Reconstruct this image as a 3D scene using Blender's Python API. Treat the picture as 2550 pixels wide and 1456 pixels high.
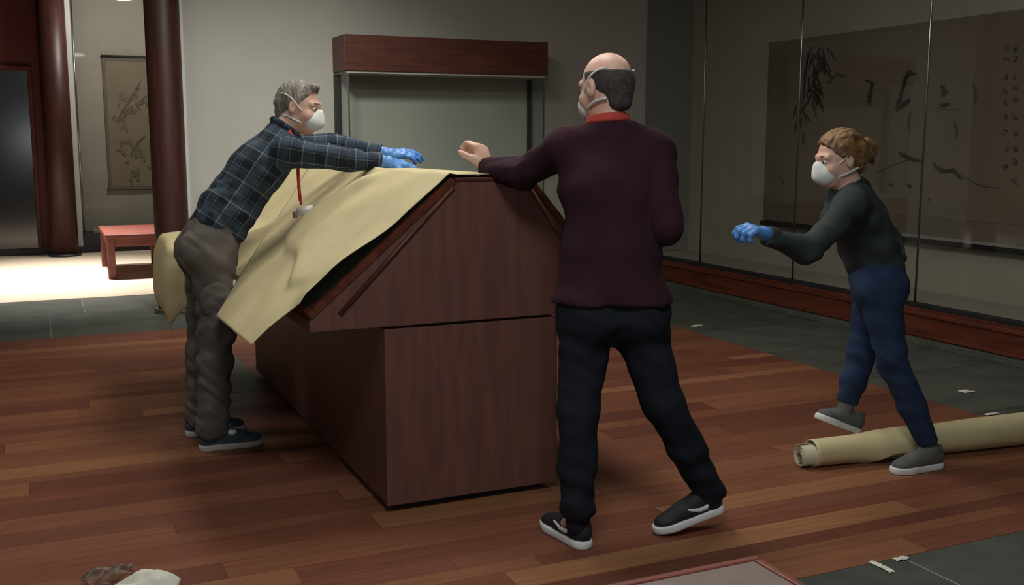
import bpy, bmesh, math, random
import numpy as np
from mathutils import Vector, Matrix

for o in list(bpy.data.objects):
    bpy.data.objects.remove(o)
SC = bpy.context.scene
COL = SC.collection
random.seed(7)
rng = np.random.default_rng(7)

# ------------------------------------------------------------------ camera
FPX = 2600.0
YAW, PITCH, CAMH = math.radians(24.3), math.radians(8.3), 1.45
CP = np.array([0, 0, CAMH])
FW = np.array([math.sin(YAW)*math.cos(PITCH), math.cos(YAW)*math.cos(PITCH), -math.sin(PITCH)])
RT = np.array([math.cos(YAW), -math.sin(YAW), 0.0])
UP = np.cross(RT, FW)
cd = bpy.data.cameras.new('camera')
cd.sensor_width = 36.0
cd.lens = 36.0*FPX/2550.0
cd.clip_start = 0.05
cam = bpy.data.objects.new('camera', cd)
COL.objects.link(cam)
cam.matrix_world = Matrix(((RT[0], UP[0], -FW[0], 0), (RT[1], UP[1], -FW[1], 0),
                           (RT[2], UP[2], -FW[2], CAMH), (0, 0, 0, 1)))
SC.camera = cam


def ray(x, y):
    return FW+RT*(x-1275)/FPX-UP*(y-728)/FPX


def onY(x, y, Y):            # a point of the photograph on the upright plane at depth Y
    d = ray(x, y)
    return CP+d*(Y/d[1])


def onX(x, y, X):
    d = ray(x, y)
    return CP+d*(X/d[0])


def onz(x, y, z=0.0):
    d = ray(x, y)
    return CP+d*((z-CAMH)/d[2])


def at(x, y, dep):
    return CP+ray(x, y)*dep


# ------------------------------------------------------------------ light
def lin(c):
    return tuple((v/255/12.92 if v/255 <= 0.04045 else ((v/255+0.055)/1.055)**2.4) for v in c)


W = bpy.data.worlds.new('world')
SC.world = W
W.use_nodes = True
W.node_tree.nodes['Background'].inputs[0].default_value = (0.9, 0.95, 1.0, 1)
W.node_tree.nodes['Background'].inputs[1].default_value = 0.03


def area(name, loc, size, power, color, aim=None, spread=180):
    d = bpy.data.lights.new(name, 'AREA')
    d.shape = 'DISK'
    d.size = size
    d.energy = power
    d.color = color
    d.spread = math.radians(spread)
    o = bpy.data.objects.new(name, d)
    COL.objects.link(o)
    o.location = loc
    if aim is not None:
        o.rotation_euler = (Vector(aim)-Vector(loc)).to_track_quat('-Z', 'Y').to_euler()
    return o


WARM = (1.0, 0.95, 0.86)
NEUT = (0.98, 1.0, 0.95)
area('gallery_lamp_or_fill', (1.8, 4.3, 3.5), 1.0, 40, WARM)
area('gallery_lamp_or_fill', (1.8, 6.2, 3.5), 1.0, 40, WARM)
area('wall_washer', (1.3, 6.5, 3.5), 0.5, 25, NEUT, (2.1, 9.4, 0.25), 78)
area('gallery_lamp_or_fill', (-1.0, 5.8, 3.5), 1.2, 27, WARM)  # added fill, no fixture behind it: softens the floor shadow on the left
area('gallery_lamp_or_fill', (3.8, 4.6, 3.5), 0.9, 14, WARM)
area('gallery_lamp_or_fill', (0.6, 1.2, 3.5), 1.2, 62, NEUT)  # added front fill: brightens the case front and the near floor
area('lobby_lamp', (0.2, 12.3, 3.5), 0.4, 95, (1.0, 0.95, 0.88), (0.1, 11.9, 0), 75)
area('lobby_lamp', (1.2, 13.4, 3.5), 0.5, 40, (1.0, 0.94, 0.86), (1.0, 14.6, 1.2))
fl = bpy.data.lights.new('camera_flash', 'POINT')
fl.energy = 40.0
fl.shadow_soft_size = 0.02
fl.color = (0.88, 0.95, 1.0)
flo = bpy.data.objects.new('camera_flash', fl)
COL.objects.link(flo)
flo.location = (0.03, -0.02, CAMH+0.03)

vs = SC.view_settings
vs.view_transform = 'Standard'
vs.look = 'None'
vs.exposure = 0.0
vs.gamma = 1.0
vs.use_curve_mapping = False


# ------------------------------------------------------------------ materials
def newmat(name):
    m = bpy.data.materials.new(name)
    m.use_nodes = True
    nt = m.node_tree
    return m, nt, nt.nodes['Principled BSDF']


def N(nt, typ, **kw):
    n = nt.nodes.new(typ)
    for k, v in kw.items():
        setattr(n, k, v)
    return n


def pm(name, c, rough=0.6, c2=None, scale=6.0, bump=0.0, bscale=None, stretch=(1, 1, 1), metal=0.0,
       spec=0.5, detail=6.0, coat=0.0, lo=0.35, hi=0.65):
    """procedural paint / cloth / wood: two tones mixed by (stretched) noise plus fine relief"""
    m, nt, b = newmat(name)
    b.inputs['Roughness'].default_value = rough
    b.inputs['Metallic'].default_value = metal
    b.inputs['Specular IOR Level'].default_value = spec
    b.inputs['Coat Weight'].default_value = coat
    b.inputs['Coat Roughness'].default_value = 0.25
    geo = N(nt, 'ShaderNodeNewGeometry')
    mp = N(nt, 'ShaderNodeVectorMath', operation='MULTIPLY')
    mp.inputs[1].default_value = stretch
    nt.links.new(geo.outputs['Position'], mp.inputs[0])
    no = N(nt, 'ShaderNodeTexNoise')
    no.inputs['Scale'].default_value = scale
    no.inputs['Detail'].default_value = detail
    nt.links.new(mp.outputs[0], no.inputs['Vector'])
    r = N(nt, 'ShaderNodeValToRGB')
    r.color_ramp.elements[0].position = lo
    r.color_ramp.elements[1].position = hi
    r.color_ramp.elements[0].color = (*lin(c), 1)
    r.color_ramp.elements[1].color = (*lin(c2 or c), 1)
    nt.links.new(no.outputs['Fac'], r.inputs[0])
    nt.links.new(r.outputs[0], b.inputs['Base Color'])
    if bump:
        n2 = N(nt, 'ShaderNodeTexNoise')
        n2.inputs['Scale'].default_value = bscale or scale*4
        n2.inputs['Detail'].default_value = 5
        nt.links.new(mp.outputs[0], n2.inputs['Vector'])
        bp = N(nt, 'ShaderNodeBump')
        bp.inputs['Strength'].default_value = bump
        bp.inputs['Distance'].default_value = 0.01
        nt.links.new(n2.outputs['Fac'], bp.inputs['Height'])
        nt.links.new(bp.outputs[0], b.inputs['Normal'])
    return m


def board_mat():
    m, nt, b = newmat('floor_boards')
    oi = N(nt, 'ShaderNodeObjectInfo')
    ramp = N(nt, 'ShaderNodeValToRGB')
    cr = ramp.color_ramp
    cols = [(0.0, (96, 58, 46)), (0.18, (112, 66, 50)), (0.36, (118, 76, 56)), (0.52, (104, 62, 50)),
            (0.68, (128, 84, 60)), (0.80, (100, 58, 46)), (0.93, (144, 100, 70)), (1.0, (116, 72, 54))]
    cr.elements[0].position = 0
    cr.elements[0].color = (*lin(cols[0][1]), 1)
    cr.elements[1].position = 1
    cr.elements[1].color = (*lin(cols[-1][1]), 1)
    for p, c in cols[1:-1]:
        e = cr.elements.new(p)
        e.color = (*lin(c), 1)
    nt.links.new(oi.outputs['Random'], ramp.inputs[0])
    geo = N(nt, 'ShaderNodeNewGeometry')
    off = N(nt, 'ShaderNodeMath', operation='MULTIPLY')
    off.inputs[1].default_value = 37.0
    nt.links.new(oi.outputs['Random'], off.inputs[0])
    ad = N(nt, 'ShaderNodeVectorMath', operation='ADD')
    nt.links.new(geo.outputs['Position'], ad.inputs[0])
    nt.links.new(off.outputs[0], ad.inputs[1])
    mp = N(nt, 'ShaderNodeVectorMath', operation='MULTIPLY')
    mp.inputs[1].default_value = (1.2, 26, 1)
    nt.links.new(ad.outputs[0], mp.inputs[0])
    no = N(nt, 'ShaderNodeTexNoise')
    no.inputs['Scale'].default_value = 2.2
    no.inputs['Detail'].default_value = 7
    nt.links.new(mp.outputs[0], no.inputs['Vector'])
    mr = N(nt, 'ShaderNodeMapRange')
    mr.inputs['From Min'].default_value = 0.3
    mr.inputs['From Max'].default_value = 0.7
    mr.inputs['To Min'].default_value = 0.82
    mr.inputs['To Max'].default_value = 1.14
    nt.links.new(no.outputs['Fac'], mr.inputs['Value'])
    mx = N(nt, 'ShaderNodeVectorMath', operation='SCALE')
    nt.links.new(ramp.outputs[0], mx.inputs[0])
    nt.links.new(mr.outputs[0], mx.inputs['Scale'])
    nt.links.new(mx.outputs[0], b.inputs['Base Color'])
    b.inputs['Roughness'].default_value = 0.55
    b.inputs['Specular IOR Level'].default_value = 0.16
    bp = N(nt, 'ShaderNodeBump')
    bp.inputs['Strength'].default_value = 0.08
    bp.inputs['Distance'].default_value = 0.005
    nt.links.new(no.outputs['Fac'], bp.inputs['Height'])
    nt.links.new(bp.outputs[0], b.inputs['Normal'])
    return m


def tile_mat():
    m, nt, b = newmat('slate')
    oi = N(nt, 'ShaderNodeObjectInfo')
    geo = N(nt, 'ShaderNodeNewGeometry')
    no = N(nt, 'ShaderNodeTexNoise')
    no.inputs['Scale'].default_value = 3.5
    no.inputs['Detail'].default_value = 9
    no.inputs['Roughness'].default_value = 0.65
    nt.links.new(geo.outputs['Position'], no.inputs['Vector'])
    a = N(nt, 'ShaderNodeMath', operation='MULTIPLY_ADD')
    a.inputs[1].default_value = 0.22
    nt.links.new(oi.outputs['Random'], a.inputs[0])
    nt.links.new(no.outputs['Fac'], a.inputs[2])
    r = N(nt, 'ShaderNodeValToRGB')
    r.color_ramp.elements[0].position = 0.35
    r.color_ramp.elements[1].position = 0.95
    r.color_ramp.elements[0].color = (*lin((64, 66, 61)), 1)
    r.color_ramp.elements[1].color = (*lin((94, 97, 90)), 1)
    nt.links.new(a.outputs[0], r.inputs[0])
    nt.links.new(r.outputs[0], b.inputs['Base Color'])
    b.inputs['Roughness'].default_value = 0.55
    b.inputs['Specular IOR Level'].default_value = 0.12
    bp = N(nt, 'ShaderNodeBump')
    bp.inputs['Strength'].default_value = 0.15
    bp.inputs['Distance'].default_value = 0.006
    nt.links.new(no.outputs['Fac'], bp.inputs['Height'])
    nt.links.new(bp.outputs[0], b.inputs['Normal'])
    return m


def glass_mat(name, tint=(0.93, 0.96, 0.95), ior=1.45, rough=0.03):
    m = bpy.data.materials.new(name)
    m.use_nodes = True
    nt = m.node_tree
    nt.nodes.clear()
    out = N(nt, 'ShaderNodeOutputMaterial')
    t = N(nt, 'ShaderNodeBsdfTransparent')
    t.inputs[0].default_value = (*tint, 1)
    g = N(nt, 'ShaderNodeBsdfGlossy')
    g.inputs['Roughness'].default_value = rough
    f = N(nt, 'ShaderNodeFresnel')
    f.inputs['IOR'].default_value = ior
    mx = N(nt, 'ShaderNodeMixShader')
    ge = N(nt, 'ShaderNodeNewGeometry')
    inv = N(nt, 'ShaderNodeMath', operation='MULTIPLY_ADD')     # only the outer face of a pane mirrors
    inv.inputs[1].default_value = -1.0
    inv.inputs[2].default_value = 1.0
    nt.links.new(ge.outputs['Backfacing'], inv.inputs[0])
    ff = N(nt, 'ShaderNodeMath', operation='MULTIPLY')
    nt.links.new(f.outputs[0], ff.inputs[0])
    nt.links.new(inv.outputs[0], ff.inputs[1])
    nt.links.new(ff.outputs[0], mx.inputs[0])
    nt.links.new(t.outputs[0], mx.inputs[1])
    nt.links.new(g.outputs[0], mx.inputs[2])
    nt.links.new(mx.outputs[0], out.inputs[0])
    return m


def plaid_mat():
    m, nt, b = newmat('plaid_flannel')
    at_ = N(nt, 'ShaderNodeAttribute', attribute_name='limb')
    sp = N(nt, 'ShaderNodeSeparateXYZ')
    nt.links.new(at_.outputs['Vector'], sp.inputs[0])

    def stripe(sock, period, width, offs=0.0):
        ad = N(nt, 'ShaderNodeMath', operation='ADD')
        ad.inputs[1].default_value = offs+50*period
        nt.links.new(sock, ad.inputs[0])
        mo = N(nt, 'ShaderNodeMath', operation='PINGPONG')
        mo.inputs[1].default_value = period/2
        nt.links.new(ad.outputs[0], mo.inputs[0])
        lt = N(nt, 'ShaderNodeMath', operation='LESS_THAN')
        lt.inputs[1].default_value = width/2
        nt.links.new(mo.outputs[0], lt.inputs[0])
        return lt.outputs[0]

    def add(a, c, wa, wc):
        x = N(nt, 'ShaderNodeMath', operation='MULTIPLY')
        x.inputs[1].default_value = wa
        nt.links.new(a, x.inputs[0])
        y = N(nt, 'ShaderNodeMath', operation='MULTIPLY_ADD')
        y.inputs[1].default_value = wc
        nt.links.new(c, y.inputs[0])
        nt.links.new(x.outputs[0], y.inputs[2])
        return y.outputs[0]
    base = N(nt, 'ShaderNodeMix', data_type='RGBA')
    base.inputs['A'].default_value = (*lin((34, 41, 52)), 1)
    base.inputs['B'].default_value = (*lin((60, 75, 90)), 1)
    broad = add(stripe(sp.outputs[0], 0.11, 0.045, 0.02), stripe(sp.outputs[1], 0.11, 0.045, 0.02), 0.5, 0.5)
    nt.links.new(broad, base.inputs['Factor'])
    thin = add(stripe(sp.outputs[0], 0.11, 0.006, 0.0425), stripe(sp.outputs[1], 0.11, 0.006, 0.0425), 0.5, 0.5)
    thin2 = add(stripe(sp.outputs[0], 0.11, 0.004, -0.012), stripe(sp.outputs[1], 0.11, 0.004, -0.012), 0.35, 0.35)
    mx = N(nt, 'ShaderNodeMath', operation='MAXIMUM')
    nt.links.new(thin, mx.inputs[0])
    nt.links.new(thin2, mx.inputs[1])
    fin = N(nt, 'ShaderNodeMix', data_type='RGBA')
    nt.links.new(mx.outputs[0], fin.inputs['Factor'])
    nt.links.new(base.outputs['Result'], fin.inputs['A'])
    fin.inputs['B'].default_value = (*lin((122, 130, 138)), 1)
    nt.links.new(fin.outputs['Result'], b.inputs['Base Color'])
    b.inputs['Roughness'].default_value = 0.85
    b.inputs['Specular IOR Level'].default_value = 0.2
    return m


M = {}
M['board'] = board_mat()
M['tile'] = tile_mat()
M['subfloor'] = pm('grout', (70, 66, 60), 0.8)
M['lightgrout'] = pm('pale_grout', (150, 150, 142), 0.8)
M['wall'] = pm('gallery_paint', (168, 164, 154), 0.8, (160, 157, 148), 1.5, 0.05, 60)
M['wallcase'] = pm('case_lining_cloth', (170, 167, 156), 0.85, (163, 160, 150), 2.0, 0.05, 200)
M['ceil'] = pm('ceiling_paint', (120, 118, 112), 0.9)
M['white'] = pm('white_trim', (186, 184, 180), 0.6)
M['wood'] = pm('mahogany', (110, 73, 66), 0.5, (99, 64, 58), 4, 0.06, 14, (6, 6, 0.7), spec=0.4)
M['woodh'] = pm('mahogany_long_grain', (90, 49, 36), 0.45, (72, 37, 28), 4, 0.06, 14, (0.7, 6, 6), spec=0.4)
M['woody'] = pm('mahogany_depth_grain', (104, 52, 34), 0.38, (78, 38, 26), 4, 0.06, 14, (6, 0.7, 6), spec=0.4)
M['column'] = pm('lacquered_red_wood', (66, 34, 29), 0.45, (50, 26, 23), 5, 0.04, 12, (6, 6, 0.5), spec=0.4)
M['bench'] = pm('red_bench_wood', (118, 62, 52), 0.5, (100, 48, 40), 4, 0.03, 12, (0.7, 6, 6), spec=0.5)
M['red'] = pm('dark_red_wall', (82, 17, 19), 0.6, (72, 14, 16), 2)
M['blackgloss'] = pm('black_polished_steel', (10, 12, 18), 0.16, (14, 16, 24), 2, 0.02, 3, spec=0.7)
M['black'] = pm('black_recess', (14, 12, 12), 0.8)
M['darkbase'] = pm('dark_stone_base', (36, 38, 42), 0.5, (28, 30, 34), 6)
M['carpet'] = pm('beige_carpet', (206, 190, 170), 0.95, (196, 180, 160), 40, 0.3, 300)
M['padding'] = pm('grey_brown_bench_pad', (120, 104, 98), 0.7, (112, 98, 92), 20, 0.1, 200)
M['glass'] = glass_mat('clear_glass')
M['glassr'] = glass_mat('display_glass', (0.90, 0.90, 0.89), 1.4)
M['edge'] = pm('polished_glass_edge', (150, 160, 160), 0.26, metal=1.0)
M['frost'] = pm('grey_case_panel', (142, 142, 136), 0.7)
M['kraft'] = pm('kraft_paper', (205, 193, 152), 0.7, (196, 184, 144), 5, 0.25, 9, spec=0.25)
M['kraftcore'] = pm('roll_core', (190, 184, 160), 0.7)
M['scrollpaper'] = pm('aged_paper', (138, 129, 113), 0.85, (130, 120, 104), 3)
M['mount'] = pm('silk_mount', (118, 108, 96), 0.85, (108, 99, 88), 2)
M['paint'] = pm('painting_paper', (112, 103, 92), 0.9, (122, 112, 99), 1.3, lo=0.3, hi=0.7)
M['ink'] = pm('brush_ink', (34, 32, 30), 0.9, (62, 58, 53), 14)
M['inkfaint'] = pm('pale_brush_ink', (90, 84, 76), 0.9, (80, 74, 66), 9)
M['inkbrown'] = pm('brown_brush_ink', (120, 111, 94), 0.9, (110, 102, 86), 9)
M['metal'] = pm('brushed_metal', (160, 162, 166), 0.3, metal=1.0)
M['skin'] = pm('skin', (220, 182, 164), 0.5, (210, 162, 144), 9, 0.05, 60)
M['hairgrey'] = pm('grey_hair', (156, 150, 138), 0.7, (98, 94, 88), 30, 0.6, 90, (1, 1, 0.4))
M['hairdark'] = pm('dark_cropped_hair', (52, 48, 50), 0.8, (72, 66, 63), 60, 0.5, 220)
M['hairblond'] = pm('dark_blonde_hair', (150, 116, 72), 0.5, (88, 62, 40), 16, 0.6, 60, (0.5, 2, 2))
M['mask'] = pm('white_mask_fabric', (226, 230, 230), 0.75, bump=0.1, bscale=60)
M['strap'] = pm('white_elastic', (214, 214, 212), 0.7)
M['glove'] = pm('blue_nitrile', (92, 150, 222), 0.42, (78, 134, 208), 20, 0.1, 60)
M['plaid'] = plaid_mat()
M['cargo'] = pm('dark_grey_cotton_twill', (102, 96, 91), 0.85, (88, 83, 80), 7, 0.35, 28, spec=0.2)
M['maroon'] = pm('maroon_knit', (52, 25, 36), 0.95, (44, 22, 32), 5, 0.2, 50, spec=0.25)
M['redcollar'] = pm('red_collar_cloth', (178, 62, 52), 0.8)
M['navy'] = pm('black_navy_denim', (28, 32, 42), 0.85, (20, 24, 32), 8, 0.2, 40, spec=0.2)
M['jeans'] = pm('blue_denim', (44, 62, 92), 0.85, (34, 48, 74), 6, 0.25, 40, spec=0.2)
M['charcoal'] = pm('charcoal_knit', (58, 66, 66), 0.85, (48, 56, 58), 6, 0.2, 40, spec=0.2)
M['shoeblue'] = pm('slate_blue_canvas', (62, 80, 92), 0.8, (52, 68, 80), 25, 0.25, 120)
M['shoeblack'] = pm('black_canvas', (22, 22, 28), 0.7, (30, 30, 36), 25, 0.2, 120)
M['shoegrey'] = pm('grey_mesh_fabric', (98, 100, 98), 0.8, (84, 86, 86), 25, 0.25, 120)
M['sole'] = pm('white_rubber', (214, 214, 216), 0.6)
M['solegrey'] = pm('pale_grey_rubber', (176, 170, 166), 0.6)
M['reflect'] = pm('white_reflective_patch', (240, 244, 248), 0.3)
M['belt'] = pm('dark_leather', (34, 30, 30), 0.5)
M['lanyard'] = pm('red_ribbon', (196, 62, 44), 0.6)
M['badge'] = pm('white_card', (226, 216, 210), 0.4)
M['badgered'] = pm('pinkish_card_edge', (170, 96, 96), 0.5)
M['eyew'] = pm('eye_white', (220, 214, 208), 0.3)
M['eyed'] = pm('dark_iris', (48, 32, 24), 0.25)
M['plastic'] = glass_mat('clear_plastic_film', (0.86, 0.87, 0.84), 1.45, 0.4)
M['tissue'] = pm('cream_packing_paper', (214, 212, 196), 0.75, (200, 200, 188), 8, 0.3, 20)
M['kraftdark'] = pm('roll_inside', (120, 108, 84), 0.8)


# ------------------------------------------------------------------ mesh helpers
def tag(o, label=None, cat=None, group=None, kind=None):
    if label:
        o['label'] = label
    if cat:
        o['category'] = cat
    if group:
        o['group'] = group
    if kind:
        o['kind'] = kind
    return o


def link(name, me, m, parent=None):
    o = bpy.data.objects.new(name, me)
    COL.objects.link(o)
    if m is not None and len(me.materials) == 0:
        me.materials.append(m)
    if parent is not None:
        o.parent = parent
        o.matrix_parent_inverse = parent_inv(parent)
    return o


def parent_inv(p):
    mw = Matrix.Identity(4)
    while p is not None:
        mw = p.matrix_parent_inverse @ p.matrix_basis @ mw
        p = p.parent
    return mw.inverted()


def empty(name, loc=(0, 0, 0), label=None, cat=None, group=None):
    o = bpy.data.objects.new(name, None)
    COL.objects.link(o)
    o.location = loc
    o.empty_display_size = 0.1
    return tag(o, label, cat, group)


def pydata(name, v, f, m, parent=None, smooth=False):
    me = bpy.data.meshes.new(name)
    me.from_pydata([tuple(map(float, p)) for p in v], [], f)
    me.update()
    if smooth:
        me.polygons.foreach_set('use_smooth', [True]*len(me.polygons))
    return link(name, me, m, parent)


def box(name, lo, hi, m, parent=None, bev=0.0, seg=2):
    bm = bmesh.new()
    bmesh.ops.create_cube(bm, size=1.0)
    for v in bm.verts:
        for i in range(3):
            v.co[i] = lo[i]+(v.co[i]+0.5)*(hi[i]-lo[i])
    if bev:
        bmesh.ops.bevel(bm, geom=bm.edges[:], offset=bev, segments=seg, affect='EDGES', profile=0.5)
    me = bpy.data.meshes.new(name)
    bm.to_mesh(me)
    bm.free()
    return link(name, me, m, parent)


def boxes(name, lst, m, parent=None, bev=0.0):
    bm = bmesh.new()
    for lo, hi in lst:
        r = bmesh.ops.create_cube(bm, size=1.0)
        vs_ = r['verts']
        for v in vs_:
            for i in range(3):
                v.co[i] = lo[i]+(v.co[i]+0.5)*(hi[i]-lo[i])
    if bev:
        bmesh.ops.bevel(bm, geom=bm.edges[:], offset=bev, segments=1, affect='EDGES')
    me = bpy.data.meshes.new(name)
    bm.to_mesh(me)
    bm.free()
    return link(name, me, m, parent)


def prismY(name, poly, y0, y1, m, parent=None, bev=0.0):
    """polygon in XZ extruded along Y"""
    bm = bmesh.new()
    a = [bm.verts.new((x, y0, z)) for x, z in poly]
    b = [bm.verts.new((x, y1, z)) for x, z in poly]
    n = len(poly)
    bm.faces.new(a)
    bm.faces.new(b[::-1])
    for i in range(n):
        j = (i+1) % n
        bm.faces.new((a[j], a[i], b[i], b[j]))
    bmesh.ops.recalc_face_normals(bm, faces=bm.faces[:])
    if bev:
        bmesh.ops.bevel(bm, geom=bm.edges[:], offset=bev, segments=2, affect='EDGES')
    me = bpy.data.meshes.new(name)
    bm.to_mesh(me)
    bm.free()
    return link(name, me, m, parent)


def lathe(name, prof, c, m, parent=None, n=40):
    v, f = [], []
    for r, z in prof:
        for i in range(n):
            a = 2*math.pi*i/n
            v.append((c[0]+r*math.cos(a), c[1]+r*math.sin(a), z))
    for k in range(len(prof)-1):
        for i in range(n):
            j = (i+1) % n
            f.append((k*n+i, k*n+j, (k+1)*n+j, (k+1)*n+i))
    f.append(tuple(range(n))[::-1])
    f.append(tuple(range((len(prof)-1)*n, len(prof)*n)))
    o = pydata(name, v, f, m, parent, True)
    return o


def tube(name, pts, r, m, parent=None, n=8, flat=None, closed=False):
    """round (or, with flat=(vector, half thickness), ribbon-like) tube along a polyline"""
    pts = [np.array(p, float) for p in pts]
    rr = r if hasattr(r, '__len__') else [r]*len(pts)
    v, f = [], []
    prev = None
    for i, p in enumerate(pts):
        t = pts[min(i+1, len(pts)-1)]-pts[max(i-1, 0)]
        t /= np.linalg.norm(t)+1e-9
        if flat is not None:
            a = np.array(flat[0], float)
            a = a-t*(a@t)
        elif prev is None:
            a = np.cross(t, (0, 0, 1) if abs(t[2]) < 0.9 else (1, 0, 0))
        else:
            a = prev-t*(prev@t)
        a /= np.linalg.norm(a)+1e-9
        prev = a
        b = np.cross(t, a)
        for k in range(n):
            an = 2*math.pi*k/n
            v.append(p+a*rr[i]*math.cos(an)+b*(flat[1] if flat else rr[i])*math.sin(an))
    L = len(pts)
    for i in range(L-1):
        for k in range(n):
            j = (k+1) % n
            f.append((i*n+k, i*n+j, (i+1)*n+j, (i+1)*n+k))
    f.append(tuple(range(n))[::-1])
    f.append(tuple(range((L-1)*n, L*n)))
    return pydata(name, v, f, m, parent, True)


def sheet(name, P, m, parent=None, thick=0.0015):
    """P: (nu,nv,3) grid of points -> thin solid sheet"""
    nu, nv, _ = P.shape
    du = np.gradient(P, axis=0)
    dv = np.gradient(P, axis=1)
    nn = np.cross(du, dv)
    nn /= np.linalg.norm(nn, axis=2, keepdims=True)+1e-9
    A = (P+nn*thick/2).reshape(-1, 3)
    B = (P-nn*thick/2).reshape(-1, 3)
    v = list(A)+list(B)
    o = nu*nv
    f = []
    idx = lambda i, j: i*nv+j
    for i in range(nu-1):
        for j in range(nv-1):
            a, b, c, d = idx(i, j), idx(i+1, j), idx(i+1, j+1), idx(i, j+1)
            f.append((a, b, c, d))
            f.append((o+d, o+c, o+b, o+a))
    for i in range(nu-1):
        for j, s in ((0, 1), (nv-1, -1)):
            a, b = idx(i, j), idx(i+1, j)
            f.append((a, o+a, o+b, b)[::s])
    for j in range(nv-1):
        for i, s in ((0, -1), (nu-1, 1)):
            a, b = idx(i, j), idx(i, j+1)
            f.append((a, o+a, o+b, b)[::s])
    return pydata(name, v, f, m, parent, True)


# ------------------------------------------------------------------ implicit-surface modelling
def nrm(v):
    v = np.array(v, float)
    return v/(np.linalg.norm(v)+1e-12)


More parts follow.
